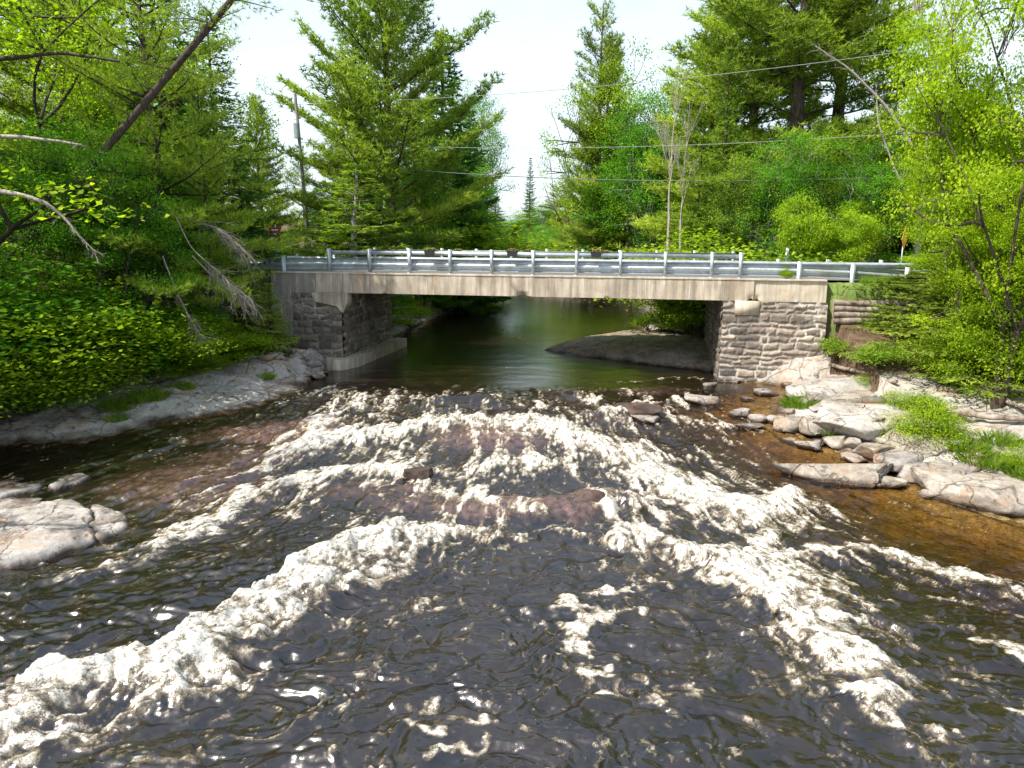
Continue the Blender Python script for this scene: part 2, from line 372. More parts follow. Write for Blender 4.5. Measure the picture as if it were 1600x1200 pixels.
# polyline features traced off the photograph as world positions: pts, width m, strength, height m, sharp side (+1 left of direction), trail width
S = [
 ([(470,708),(500,697),(560,684),(620,676),(680,666),(740,664),(800,662),(850,668)], .55, 1.25, .16, 0),
 ([(850,668),(895,685),(930,700),(975,715),(1020,742),(1070,772),(1120,792),(1170,806)], .75, 1.45, .16, 0),
 ([(895,668),(930,690),(960,700),(1000,720)], .6, 1.0, .1, 0),
 ([(240,868),(300,832),(360,800),(420,772),(480,752),(540,742),(600,736),(650,742)], .33, 1.05, .1, 0),
 ([(620,735),(700,740),(760,728),(820,722),(880,726)], .5, .8, .05, 0),
 ([(660,765),(720,775),(780,800)], .35, .75, .02, 0),
 ([(-40,1165),(0,1135),(60,1098),(120,1072),(190,1052),(262,1048),(300,1030),(350,985),(400,955),(440,935),(500,895),(560,868),(612,846)], .75, 1.75, .34, 1),
 ([(600,850),(650,838),(700,834),(760,836),(780,842)], .3, 1.1, .1, 0),
 ([(820,840),(870,832),(905,832)], .22, .8, .05, 0),
 ([(950,800),(962,780),(985,778),(1000,800),(985,828)], .22, 1.0, .14, 0),
 ([(975,838),(1020,852),(1070,872),(1120,882),(1165,900),(1200,930),(1225,965)], .38, 1.45, .22, 0),
 ([(1180,895),(1215,915),(1245,950),(1265,985),(1300,1015),(1335,1045),(1365,1085)], .42, 1.25, .16, 0),
 ([(1345,1075),(1370,1110),(1400,1140),(1440,1180),(1470,1215)], .2, .75, .06, 0),
 ([(1240,775),(1215,790),(1195,815),(1200,845),(1190,870),(1215,890)], .32, 1.35, .12, 0),
 ([(1230,790),(1290,800),(1330,830)], .25, .65, .03, 0),
 ([(1190,888),(1250,875),(1310,868),(1370,868),(1420,888),(1470,905),(1540,915),(1580,930)], .34, 1.1, .1, 0),
 ([(1150,885),(1200,905),(1250,935),(1275,985)], .85, 1.15, .1, 0),
 ([(1270,1060),(1330,1070),(1390,1080)], .5, .6, .03, 0),
 ([(505,660),(540,640),(600,628),(650,622)], .35, .8, .06, 0),
 ([(510,612),(560,620),(620,625)], .55, .62, .03, 0),
 ([(480,700),(510,668),(550,655)], .3, .8, .05, 0),
 ([(385,745),(410,740),(420,760)], .2, .7, .02, 0),
 ([(235,690),(270,688),(300,690)], .12, .55, .02, 0), ([(345,690),(380,682)], .12, .45, .02, 0),
 ([(120,905),(170,880),(220,855),(240,845)], .16, .85, .05, 0), ([(0,955),(60,925),(120,905)], .18, .5, .03, 0),
 ([(905,652),(960,648),(1010,636),(1060,625)], .16, .85, .06, 0), ([(880,640),(920,630),(940,610)], .2, .5, .02, 0),
 ([(965,600),(1010,597),(1060,590),(1100,592)], .26, .6, .03, 0), ([(1050,655),(1090,660),(1140,668)], .3, .9, .05, 0),
 ([(830,630),(870,640),(900,660)], .3, .55, .02, 0),
 ([(1080,640),(1060,628),(1100,622)], .15, .5, .02, 0),
 ([(560,800),(565,825),(570,850)], .22, .8, 0, 0), ([(600,800),(615,825)], .2, .65, 0, 0),
 ([(655,740),(665,765),(700,780)], .2, .8, 0, 0),
 ([(1060,700),(1110,720),(1150,745)], .25, .4, 0, 0),
]
foam = np.zeros_like(wx); rise = np.zeros_like(wx); spray = np.zeros_like(wx)
wobx = wx+(fbm(wx*1.6, wy*1.6, s=91, o=4, g=.6)-.5)*.9; woby = wy+(fbm(wx*1.6, wy*1.6, s=92, o=4, g=.6)-.5)*.9
act = (wy > 6) & (wy < 32)
ax_, ay_ = wobx[act], woby[act]
fo = np.zeros(act.sum()); ri = np.zeros_like(fo)
for pts, w_, st, hh, side in S:
    hh *= 1.5
    P = np.array([W(*q) for q in pts]); w_ *= 1.5
    for (x0, y0), (x1, y1) in zip(P[:-1], P[1:]):
        dx, dy = x1-x0, y1-y0; t = np.clip(((ax_-x0)*dx+(ay_-y0)*dy)/(dx*dx+dy*dy), 0, 1)
        ex = ax_-x0-t*dx; ey = ay_-y0-t*dy; d = np.hypot(ex, ey)
        ww = w_
        if side:
            sg = dx*ey-dy*ex   # >0 left of travel = upstream edge
            ww = np.where(sg > 0, w_*.28, w_*.95)
        g = np.exp(-(d/ww)**1.5)
        fo = np.maximum(fo, np.maximum(st*g, .42*min(st, 1)*np.exp(-(d/(ww*2.4))**1.5))); ri = np.maximum(ri, hh*np.exp(-(d/(ww*.9))**2))
foam[act] = fo; rise[act] = ri
# boulders and slabs under a thin sheet of water: centre px, radii m, height, rocky
Hm = [(760,690,1.5,.8,.16,1),(870,795,1.0,.6,.2,1),(935,785,.55,.45,.15,1),(760,800,1.2,.45,.13,1),(640,790,.9,.5,.14,.7),(560,770,1.0,.5,.1,.5),
 (300,765,1.9,1.3,.2,.7),(380,720,1.4,.7,.1,.6),(430,680,2.0,.7,.1,1.0),(480,665,1.1,.5,.1,1),(690,632,.9,.5,.2,0),(750,628,.8,.5,.22,0),(710,645,.7,.4,.14,0),
 (560,600,1.4,.8,.06,0),(1000,640,1.0,.4,.14,.5),(960,655,1.1,.7,.15,.2),(900,615,1.3,.9,.13,.1),(1020,612,1.4,.7,.08,.6),(1160,800,.8,.5,.1,.2),(1290,850,.7,.4,.14,.2),
 (1140,890,.6,.4,.12,0),(1250,790,.6,.4,.1,0),(1350,880,.9,.4,.1,0),(450,880,2.2,1.2,.12,0),(1330,950,1.3,.8,.1,0),(980,790,.35,.3,.18,.2),(650,765,.4,.3,.14,1),(1230,700,1.2,.6,.04,1)]
rockw = np.zeros_like(wx)
for px, py, rx, ry, hh, rk_ in Hm:
    cx, cy = W(px, py); q = ((wobx-cx)/rx)**2+((woby-cy)/ry)**2; g = np.exp(-q)
    rise += 1.5*hh*g; rockw = np.maximum(rockw, rk_*np.exp(-q*q*.6))
# streaky flow-aligned noise, fanning out from the chute
ox, oy = .6, 27.5
ang = (wx-ox+.5*(fbm(wx*.5, wy*.5, s=33, o=2)-.5))/(1+.0012*np.clip(28-wy, 0, 40)**2.6); rad = 30-wy+.0*wx
st1 = fbm(ang*2.6, rad*.6, s=31, o=4); st2 = fbm(ang*7, rad*2.0, s=41, o=4, g=.6)
iso = fbm(wx*2.2, wy*2.2, s=51, o=5, g=.6); fine = fbm(wx*8, wy*8, s=61, o=3, g=.6)
rapid = ss(30, 27.5, wy)
wide = ss(13.5, 17, wy)*ss(30.2, 27.5, wy)*ss(-10.5, -6.5, wx)*ss(9.3, 6.5, wx)
lace = 1-np.abs(2*fbm(wx*2.6+st1*2, wy*2.6, s=71, o=4, g=.6)-1)*2.4      # thin ridged lines
wp = (fbm(wx*.9, wy*.9, s=93, o=3)-.5)
stk = fbm(ang*8+wp*5, rad*1.5, s=44, o=5, g=.62)                # long torn streaks
stf = fbm(ang*20+wp*9, rad*4.0, s=45, o=3, g=.6)
cells = 1-np.abs(2*fbm(wx*3.0+(stk-.5)*2, wy*3.0+(iso-.5)*2, s=72, o=3, g=.6)-1)*3.2
net = np.clip(cells, 0, 1)
tn_ = np.clip(((.46*stk+.16*iso+.24*stf+.14*fine)-.33)/.36+.22*net-.06, 0, 1.2)
f0 = np.clip(foam, 0, 1.5)*.8+wide*(.08+.34*ss(.48, .66, st1))+.10*rapid*ss(.5, .62, st1)
fm = np.maximum(ss(.72-f0, 1.75-f0, tn_), ss(.45, 1.35, foam+(stk-.5)*.9+(iso-.5)*.5)*(.62+.6*ss(.35, .65, .5*stf+.5*fine)))
spk = ss(.66, .8, fbm(wx*13, wy*13, s=81, o=2))*ss(.48, .66, iso)*rapid
fm = np.clip(fm*(.66+.4*ss(.36, .62, .4*fine+.35*stk+.25*stf))+spk*.1*ss(.5, .6, stk), 0, 1)
# sky glare painted white into the foam mask, plus scattered foam at bottom centre
for pts, rr_ in (([(880,935),(920,960),(985,945)], .33), ([(900,1000),(930,1020),(900,975)], .3), ([(915,1045),(950,1070),(990,1085)], .22), ([(640,1130),(690,1140),(750,1125)], .25), ([(1530,1000),(1570,1010),(1630,1030)], .3), ([(1000,925),(940,930)], .15), ([(660,1180),(740,1165)], .2), ([(1590,1115),(1620,1120)], .2)):
    P = np.array([W(*q) for q in pts])
    wx2 = wx+(fbm(wx*2.5, wy*2.5, s=95, o=4)-.5)*1.1; wy2 = wy+(fbm(wx*2.5, wy*2.5, s=96, o=4)-.5)*1.1
    d = pldist(wx2, wy2, P); fm = np.maximum(fm, .8*ss(.34, .95, .9*np.exp(-(d/rr_)**2)+(fbm(wx*1.7, wy*3.5, s=97, o=4)-.5)*1.5*np.exp(-(d/rr_/2.5)**2)))
# speckle of bubbles over the fast water
spk = ss(.66, .8, fbm(wx*13, wy*13, s=81, o=2))*ss(.48, .66, iso)*rapid
fm = np.clip(fm+spk*.35, 0, 1)
calm = ss(28, 31, wy)
wq = fbm(wx*.7, wy*.7, s=94, o=2)-.5; rip = (fbm(wx*1.5+wy*.5+4*wp, wy*2.9-wx*.4+4*wq, s=101, o=3, g=.5)-.5)
low = ss(16.5, 13, wy)
h = base+rise
rA = fbm(ang*6.5+wp*4, rad*1.9, s=151, o=3, g=.55)-.5; rB = fbm(wx*3.4+4*wp, wy*4.6+3*wq, s=111, o=3, g=.55)-.5
h += (st1-.5)*.16*rapid+(st2-.5)*.04*rapid*(1-.5*low)
h += rip*(.13*low+.06*rapid)+rA*(.06*rapid+.035*low)+rB*(.036*rapid+.02*low)
h += fm*(.3*iso+.7*stk-.4)*.17*np.clip(foam, 0, 1)+fm*(fine-.5)*.012+fm*(stf-.5)*.025+fm*.02
h += calm*(fbm(wx*.9, wy*1.6, s=131, o=3)-.5)*.024
h = h+np.where(wy < 6, 0, 0)
tz, tb, _, _ = terrain(wx, wy)
depth = np.clip(base-tz, 0, 3)
m, nt, out = nmat('river_water'); v = gcoord(nt)
fa = attr(nt, 'foam'); de = attr(nt, 'depth'); rk = attr(nt, 'rockw'); cl = attr(nt, 'calm')
nfa = noise(nt, v, 16, 5, .7); cx_ = N(nt, 'CombineXYZ'); L(nt, mth(nt, 'MULTIPLY', attr(nt, 'fang'), 14), cx_.inputs[0]); L(nt, mth(nt, 'MULTIPLY', attr(nt, 'frad'), 3.0), cx_.inputs[1])
sk = noise(nt, cx_.outputs[0], 1.0, 6, .68, .8)
nff = noise(nt, v, 46, 4, .7)
nf = mth(nt, 'ADD', mth(nt, 'ADD', mth(nt, 'MULTIPLY', nfa, .25), mth(nt, 'MULTIPLY', nff, .35)), mth(nt, 'MULTIPLY', sk, .4)); nb = noise(nt, v, 5, 4, .6); ng = noise(nt, mapping(nt, v, (1, 1.5, 1)), 1.1, 4, .6)
nfc = mth(nt, 'MULTIPLY', mth(nt, 'SUBTRACT', nf, .5), 9.0)
ff = mth(nt, 'MULTIPLY', fa, mth(nt, 'MAXIMUM', mth(nt, 'ADD', 1.0, nfc), .12))
ffm = ramp(nt, mth(nt, 'MULTIPLY', ff, 1.0), [(.1, (0, 0, 0)), (.95, (1, 1, 1))])
fcol = ramp(nt, ff, [(.1, (.2, .135, .065)), (.38, (.37, .29, .175)), (.66, (.48, .44, .355)), (.95, (.58, .57, .53))])
body = mixc(nt, rk, ramp(nt, ng, [(.35, (.006, .004, .002)), (.65, (.018, .011, .005))]), ramp(nt, nb, [(.35, (.03, .016, .012)), (.65, (.14, .08, .062))]))
pw = N(nt, 'BsdfPrincipled'); L(nt, body, pw.inputs['Base Color']); pw.inputs['Roughness'].default_value = .2; pw.inputs['IOR'].default_value = 1.95
bs = N(nt, 'Bump'); bs.inputs['Distance'].default_value = .03; bs.inputs['Strength'].default_value = .5
L(nt, mth(nt, 'ADD', mth(nt, 'MULTIPLY', noise(nt, mapping(nt, v, (1, 1.5, 1)), 6, 3, .5), .6), mth(nt, 'MULTIPLY', sk, .7)), bs.inputs['Height'])
bst = mth(nt, 'SUBTRACT', .42, mth(nt, 'MULTIPLY', cl, .38)); L(nt, bst, bs.inputs['Strength']); L(nt, bs.outputs[0], pw.inputs['Normal'])
# clear amber water where it is shallow
gl = N(nt, 'BsdfGlossy'); gl.inputs['Roughness'].default_value = .06; L(nt, bs.outputs[0], gl.inputs['Normal'])
tr = N(nt, 'BsdfTransparent'); L(nt, ramp(nt, de, [(0, (.9, .85, .7)), (.15, (.66, .5, .24)), (.5, (.3, .18, .05))]), tr.inputs[0])
fr = N(nt, 'Fresnel'); fr.inputs[0].default_value = 1.33; L(nt, bs.outputs[0], fr.inputs[1])
cw = N(nt, 'MixShader'); L(nt, fr.outputs[0], cw.inputs[0]); L(nt, tr.outputs[0], cw.inputs[1]); L(nt, gl.outputs[0], cw.inputs[2])
mx = N(nt, 'MixShader'); L(nt, ramp(nt, de, [(.1, (0, 0, 0)), (.5, (1, 1, 1))]), mx.inputs[0]); L(nt, cw.outputs[0], mx.inputs[1]); L(nt, pw.outputs[0], mx.inputs[2])
pf = N(nt, 'BsdfPrincipled'); L(nt, fcol, pf.inputs['Base Color']); pf.inputs['Roughness'].default_value = .6
L(nt, bump(nt, nf, .8, .05), pf.inputs['Normal'])
m2 = N(nt, 'MixShader'); L(nt, ffm, m2.inputs[0]); L(nt, mx.outputs[0], m2.inputs[1]); L(nt, pf.outputs[0], m2.inputs[2]); L(nt, m2.outputs[0], out.inputs[0])
water = mk('river_water', np.stack([wx, wy, h], 1), wF, m, smooth=True, attrs=dict(foam=fm, depth=np.clip(depth*1.0, 0, 2), rockw=rockw, calm=calm, fang=ang*rapid, frad=rad))
water['kind'] = 'structure'

# ------------------------------------------------------------------ bridge
br = thing('road_bridge', 'old concrete road bridge on stone abutments crossing the river above the rapids', 'bridge', (0, 32.4, 0))
def bp(u, v, z): return np.array([0, 32.4, 0])+BU*u+BV*v+np.array([0, 0, z])    # bridge coordinates
def addp(mb, name, mat, smooth=False, attr_=None):
    o = mb.build(name, mat, br, smooth, attr=attr_); o.matrix_parent_inverse = Matrix.Translation((0, -32.4, 0)); return o
UZ = np.array([0, 0, 1.])
WD = 6.9
uL, uR = -9.35, 10.4
def profile_box(mb, u0, u1, v0, v1, z0, z1, nu=60, nz=6, j=.012, s=0, chips=()):
    # box with slightly worn face towards the river (v0)
    uu = np.linspace(u0, u1, nu); zz = np.linspace(z0, z1, nz)
    U, Z = np.meshgrid(uu, zz); dv = (fbm(U*2.5, Z*2.5, s=s)-.5)*2*j; 
    edge = (Z == z0)*1.0
    for cu, cw_, ch in chips:
        g = np.exp(-((U-cu)/cw_)**2)*np.clip(1-(Z-z0)/ch, 0, 1); Z = Z+g*ch*.35; dv = dv+g*.12
    P = bp(0, 0, 0)+U[..., None]*BU+(v0+dv)[..., None]*BV+Z[..., None]*UZ
    i = np.arange(nz-1)[:, None]*nu; jx = np.arange(nu-1)[None]
    mb.add(P.reshape(-1, 3), np.stack([i+jx, i+jx+1, i+jx+1+nu, i+jx+nu], -1).reshape(-1, 4))
    # top, bottom, back, ends
    f = P[0]; t = P[-1]; back = lambda row: row+(v1-v0)*BV
    for row in (f, t):
        V = np.vstack([row, back(row)]); i = np.arange(nu-1); mb.add(V, np.stack([i, i+1, i+1+nu, i+nu], 1))
    V = np.vstack([back(f), back(t)]); i = np.arange(nu-1); mb.add(V, np.stack([i, i+1, i+1+nu, i+nu], 1))
    for c in (0, -1):
        col = P[:, c]; V = np.vstack([col, col+(v1-v0)*BV]); i = np.arange(nz-1); mb.add(V, np.stack([i, i+1, i+1+nz, i+nz], 1))
mb = MB(); profile_box(mb, uL, uR, 0, .45, 3.52, 4.40, 240, 14, .012, 1, ((.45, .25, .22), (10.3, .12, .3), (-6, .05, .08), (4.2, .06, .06)))
addp(mb, 'edge_beam', M['conc'])
mb = MB(); profile_box(mb, uL, uR, WD-.45, WD, 3.52, 4.40, 60, 4, .01, 2); addp(mb, 'edge_beam', M['conc'])
mb = MB(); mb.box(bp((uL+uR)/2, WD/2, 3.95), (uR-uL, WD-.91, .6), BU, BV); addp(mb, 'deck_slab', M['conc_grey'])
mb = MB()
for vv in (1.8, 3.4, 5.0): mb.box(bp((uL+uR)/2, vv, 3.6), (uR-uL, .35, .1), BU, BV)
addp(mb, 'girder', M['conc_grey'])
mb = MB(); profile_box(mb, uL-2.2, uR+2.9, -.03, .42, 4.404, 4.47, 120, 3, .012, 5); addp(mb, 'curb', M['conc_pale'])
mb = MB(); profile_box(mb, uL-2.2, uR+2.9, WD-.42, WD+.03, 4.404, 4.47, 40, 3, .01, 6); addp(mb, 'curb', M['conc_pale'])

def masonry(mb_name, o, U, Vv, Nn, w, hgt, mat, seed, batter=0, course=(.26, .42), slen=(.35, .95), res=.03, relief=.05):
    rs = np.random.RandomState(seed); nu = int(w/res)+1; nv = int(hgt/res)+1
    uu, vv = np.meshgrid(np.linspace(0, w, nu), np.linspace(0, hgt, nv))
    wu = uu+(fbm(uu*3, vv*3, s=seed)-.5)*.22; wv = vv+(fbm(uu*1.6, vv*1.6, s=seed+5, o=4)-.5)*.26
    rows_ = [0]
    while rows_[-1] < hgt+.5: rows_.append(rows_[-1]+rs.uniform(*course))
    rows_ = np.array(rows_); ri_ = np.clip(np.searchsorted(rows_, wv)-1, 0, len(rows_)-2)
    dv = np.minimum(wv-rows_[ri_], rows_[ri_+1]-wv); du = np.zeros_like(dv); sid = np.zeros_like(ri_)
    for r_ in range(len(rows_)-1):
        mk_ = ri_ == r_; jx = [-rs.uniform(0, .6)]
        while jx[-1] < w+1: jx.append(jx[-1]+rs.uniform(*slen))
        jx = np.array(jx); k = np.clip(np.searchsorted(jx, wu[mk_])-1, 0, len(jx)-2)
        du[mk_] = np.minimum(wu[mk_]-jx[k], jx[k+1]-wu[mk_]); sid[mk_] = r_*100+k
    d = np.minimum(du, dv); mo = 1-ss(.02, .06, d+(fbm(uu*9, vv*9, s=seed+9)-.5)*.02)
    rnd = _h(sid, sid*0+seed, sid*0, 5); rnd2 = _h(sid, sid*0+seed, sid*0, 9)
    disp = ss(0, .12, d)*relief*(.5+rnd)+(fbm(uu*6, vv*6, s=seed+2, o=4)-.5)*relief*1.2+(rnd2-.5)*relief*.6
    P = np.asarray(o)+uu[..., None]*U+vv[..., None]*Vv+(disp-.02)[..., None]*Nn+(-(vv*batter))[..., None]*Nn
    i = np.arange(nv-1)[:, None]*nu; j = np.arange(nu-1)[None]
    Fq = np.stack([i+j, i+j+1, i+j+1+nu, i+j+nu], -1).reshape(-1, 4)
    ob = mk(mb_name, P.reshape(-1, 3), Fq, mat, br, True, dict(mort=np.clip(mo*ss(.3, .6, fbm(uu*.9, vv*.9, s=seed+3))+ss(hgt-.5, hgt-.05, vv+(fbm(uu*1.1, vv, s=seed+7)-.5)*1.4)*(seed == 21)*.9, 0, 1).ravel(), tone=np.clip(rnd*.8+.3*fbm(uu, vv, s=seed), 0, 1).ravel()))
    ob.matrix_parent_inverse = Matrix.Translation((0, -32.4, 0)); return ob
# left abutment
mb = MB(); profile_box(mb, -11.6, uL-.004, .02, .6, .3, 4.40, 30, 20, .02, 8); addp(mb, 'wing_wall', M['conc_grey'])
mb = MB(); mb.box(bp(-8.75-.7, WD/2+.1, 1.75), (1.35, WD-.15, 3.5), BU, BV); addp(mb, 'abutment_core', M['conc_grey'])
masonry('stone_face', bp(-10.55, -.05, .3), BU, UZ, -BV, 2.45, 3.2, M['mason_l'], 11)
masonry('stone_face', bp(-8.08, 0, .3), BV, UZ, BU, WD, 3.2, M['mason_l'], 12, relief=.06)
mb = MB(); mb.prism([(0, 0), (1.25, 0), (1.75, 0), (1.75, -.42), (1.55, -.95), (1.25, -.62), (.15, -.42)], bp(-9.55, -.13, 3.515), BU, UZ, BV, .6); addp(mb, 'bearing_seat', M['conc'])
mb = MB(); P = [bp(-8.95, -.45, .0), bp(-8.95, -.45, .62)]
mb.prism([(-8.6, -.95), (-7.85, -.85), (-7.45, .2), (-7.35, WD+.6), (-8.2, WD+.6), (-8.25, -.1), (-8.9, -.2)], np.array([0, 32.4, -1.2]), BU, BV, UZ, 1.68); addp(mb, 'footing', M['conc'])
# right abutment
mb = MB(); profile_box(mb, uR+.03, 13.35, .05, .5, 3.50, 4.402, 50, 10, .02, 9, ((uR+.15, .1, .3),)); addp(mb, 'wing_wall', M['conc_pale'])
mb = MB(); mb.box(bp(11.4, WD/2+.1, 1.72), (3.6, WD-.1, 3.44), BU, BV); addp(mb, 'abutment_core', M['conc_grey'])
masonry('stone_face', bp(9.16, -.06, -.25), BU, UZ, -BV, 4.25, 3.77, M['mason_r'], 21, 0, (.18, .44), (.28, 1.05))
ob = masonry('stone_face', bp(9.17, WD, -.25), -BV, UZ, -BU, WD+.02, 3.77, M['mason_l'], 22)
masonry('stone_face', bp(13.40, -.03, 0), BV, UZ, BU, 1.8, 3.5, M['mason_r'], 23)
mb = MB(); mb.box(bp(10.15, .14, 3.22), (1.0, .5, .6), BU, BV); addp(mb, 'bearing_seat', M['conc_pale'])
# road on the deck and approaches
def ribbon(name, P, w, z, mat, n=120):
    P = np.array(P, float); t = np.linspace(0, len(P)-1, n); k = np.arange(len(P)); X = np.interp(t, k, P[:, 0]); Y = np.interp(t, k, P[:, 1])
    for _ in range(6): X[1:-1] = (X[:-2]+X[1:-1]*2+X[2:])/4; Y[1:-1] = (Y[:-2]+Y[1:-1]*2+Y[2:])/4
    T = np.stack([np.gradient(X), np.gradient(Y)], 1); T /= np.linalg.norm(T, axis=1)[:, None]; Nn = np.stack([-T[:, 1], T[:, 0]], 1)
    a = np.stack([X, Y], 1)+Nn*w/2; b = np.stack([X, Y], 1)-Nn*w/2
    V = np.vstack([np.c_[a, np.full(n, z)], np.c_[b, np.full(n, z)]]); i = np.arange(n-1)
    o = mk(name, V, np.stack([i+n, i+1+n, i+1, i], 1), mat); o['kind'] = 'structure'; return o
q0 = [bp(u, WD/2, 0)[:2] for u in (-40, -25, -12, -9, 0, 10, 14, 30, 60)]
ribbon('road', q0, WD-1.0, 4.425, M['asphalt'])
ribbon('side_road', [bp(-17, 3.6, 0)[:2], (-19, 42), (-23, 55), (-29, 77), (-34, 110)], 5.0, 4.72, M['gravel'])

# ------------------------------------------------------------------ guard rails
def wbeam(mb, P, nrm_side, zc, depth=.15, H=.50):
    # double-humped beam swept along P (list of xyz at deck level)
    prof = [(0, -H/2), (.6, -H*.44), (1, -H*.36), (1, -H*.2), (0, -H*.1), (0, H*.1), (1, H*.2), (1, H*.36), (.6, H*.44), (0, H/2)]
    P = np.array(P); n = len(P); T = np.gradient(P, axis=0); T[:, 2] = 0; T /= np.linalg.norm(T, axis=1)[:, None]; Nn = np.stack([-T[:, 1], T[:, 0], 0*T[:, 0]], 1)*nrm_side
    for th in (0, .012):
        V = np.stack([P+Nn*(a*depth+th)+UZ*(zc+b) for a, b in prof], 1); k = len(prof)
        i = np.arange(n-1)[:, None]*k; j = np.arange(k-1)[None]
        mb.add(V.reshape(-1, 3), np.stack([i+j, i+j+1, i+j+1+k, i+j+k], -1).reshape(-1, 4))
def hpost(mb, p, z0, z1, w=.13, d=.15):
    c = np.array(p, float)
    for s in (-1, 1): mb.box([c[0]+s*BV[0]*d/2, c[1]+s*BV[1]*d/2, (z0+z1)/2], (w, .022, z1-z0), BU, BV)
    mb.box([c[0], c[1], (z0+z1)/2], (.022, d-.023, z1-z0), BU, BV)
    mb.box([c[0], c[1], z0+.012], (w*1.7, d*1.7, .024), BU, BV)
near_posts = [onb(x, 430)[0]/BU[0] for x in (513, 576, 638.5, 702, 767, 832, 900, 969, 1039, 1112, 1157)]
def guardrail(name, label, v0, side, posts, ext, top):
    g = thing(name, label, 'guardrail', tuple(bp(0, v0, 4.47))); inv = Matrix.Translation(-Vector(bp(0, v0, 4.47)))
    def put(mb, nm, mat=M['steel']): o = mb.build(nm, mat, g); o.matrix_parent_inverse = inv; return o
    for u in posts:
        mb = MB(); hpost(mb, bp(u, v0, 0), 4.465, 5.56+random.uniform(-.01, .015)); put(mb, 'post')
    for (u, v, z) in ext:
        mb = MB(); hpost(mb, bp(u, v0+v, 0), z-.9, z+.78, .15, .16); put(mb, 'post')
    a, b = posts[0], posts[-1]
    mb = MB()
    line = [bp(u, v0+side*.10, 0) for u in np.linspace(a-.1, b+.1, 40)]
    mb.box((line[0]+line[-1])/2+UZ*5.36, (b-a+.25, .05, .17), BU, BV)
    mb.box((line[0]+line[-1])/2+UZ*5.455+BV*side*.03, (b-a+.25, .10, .02), BU, BV)
    put(mb, 'top_rail')
    mb = MB(); us = [e[0] for e in ext]; ks = sorted([(e[0], e[1], e[2]) for e in ext]+[(a, 0, 4.44), (b, 0, 4.44)])
    kk = np.array(ks); uu = np.linspace(kk[0, 0]-.5, kk[-1, 0]+.6, 160)
    P = [bp(u, v0+side*.10+np.interp(u, kk[:, 0], kk[:, 1]), np.interp(u, kk[:, 0], kk[:, 2])) for u in uu]
    wbeam(mb, P, side, .40); put(mb, 'beam')
    return g
ext_n = [(-11.0, 0, 4.42), (-13.3, .1, 4.4), (-16.2, .3, 4.38), (-19.5, .6, 4.36), (12.2, 0, 4.42), (14.35, .05, 4.36), (16.6, .4, 4.22), (19.2, 1.1, 4.1)]
guardrail('guardrail', 'grey galvanised guardrail on the downstream edge of the bridge, nearer the rapids', .16, 1, near_posts, ext_n, True)
fp = [u+.35 for u in np.arange(-9.2, 10.3, 1.92)]
ext_f = [(-11.2, 0, 4.42), (-13.5, .1, 4.4), (12.6, 0, 4.42), (15, 0, 4.42), (17.5, 0, 4.42), (20, 0, 4.42)]
guardrail('guardrail', 'grey galvanised guardrail on the far upstream edge of the bridge, seen through the nearer one', WD-.16, -1, fp, ext_f, True)
# flower planters hung on the top rails
def tuft_leaves(c, n, r, size, rs, flat=.7):
    p = np.asarray(c)+rs.randn(n, 3)*np.array([r, r, r*flat]); return p
def leafquads(p, nrm, size, rs, tone, asp=.75):
    n = len(p); a = rs.randn(n, 3); nrm = nrm/(np.linalg.norm(nrm, axis=1)[:, None]+1e-9)
    a -= nrm*(a*nrm).sum(1)[:, None]; a /= np.linalg.norm(a, axis=1)[:, None]+1e-9; b = np.cross(nrm, a)
    s = (size*(.65+.7*rs.rand(n)))[:, None] if np.isscalar(size) else size[:, None]
    V = np.stack([p-a*s*.5, p+b*s*asp*.5-nrm*s*.1, p+a*s*.5, p-b*s*asp*.5-nrm*s*.1], 1).reshape(-1, 3)
    return V, np.arange(4*n).reshape(-1, 4), np.repeat(tone, 4)
for (px, py, vv, pos) in ((672, 388, 0, 'fourth'), (801, 384, 0, ''), (932, 391, 0, ''), (717, 397, 1, ''), (826, 397, 1, ''), (945, 399, 1, '')):
    q = onb(px, py, .05 if vv == 0 else WD-.1); u = q[0]/BU[0]*1.0; u = (np.dot(q-bp(0, 0, 0), BU))
    side = 'near' if vv == 0 else 'far'
    lab = {672: 'black planter box with pink flowers on the nearer guardrail, closest to its left end', 801: 'black planter box with pink flowers at the middle of the nearer guardrail', 932: 'black planter box with pink flowers on the nearer guardrail, furthest right',
           717: 'small dark planter box hung on the far guardrail, leftmost of its three', 826: 'small dark planter box hung at the middle of the far guardrail', 945: 'small dark planter box hung on the far guardrail, rightmost of its three'}[px]
    z = 5.5 if vv == 0 else 5.42; v0 = .02 if vv == 0 else WD-.3
    c = bp(u, v0, z-.08); t = thing('flower_planter', lab, 'planter', tuple(c), 0, 'flower planters on the bridge rails')
    mb = MB(); w_ = .5 if vv == 0 else .42
    mb.prism([(-w_/2+.05, -.13), (w_/2-.05, -.13), (w_/2, .1), (-w_/2, .1)], -BV*.14, BU, UZ, BV, .12); mb.box((0, 0, .1), (w_+.04, .18, .03), BU, BV); mb.build('box', M['black'], t)
    rs = np.random.RandomState(px); p = np.clip(rs.randn(150, 3), -1.3, 1.3)*np.array([w_*.26, .04, .035])+np.array([0, 0, .15]); tone = rs.rand(150)
    V, Fq, a = leafquads(p, rs.randn(150, 3)+[0, 0, 1], .07, rs, tone); mk('flowers', V, Fq, M['flower'], t, attrs=dict(tone=a))
    p = rs.randn(200, 3)*np.array([w_*.3, .06, .045])+np.array([0, 0, .12])
    V, Fq, a = leafquads(p, rs.randn(200, 3)+[0, 0, 1], .07, rs, rs.rand(200)); mk('foliage', V, Fq, M['maple_deep'], t, attrs=dict(tone=a))

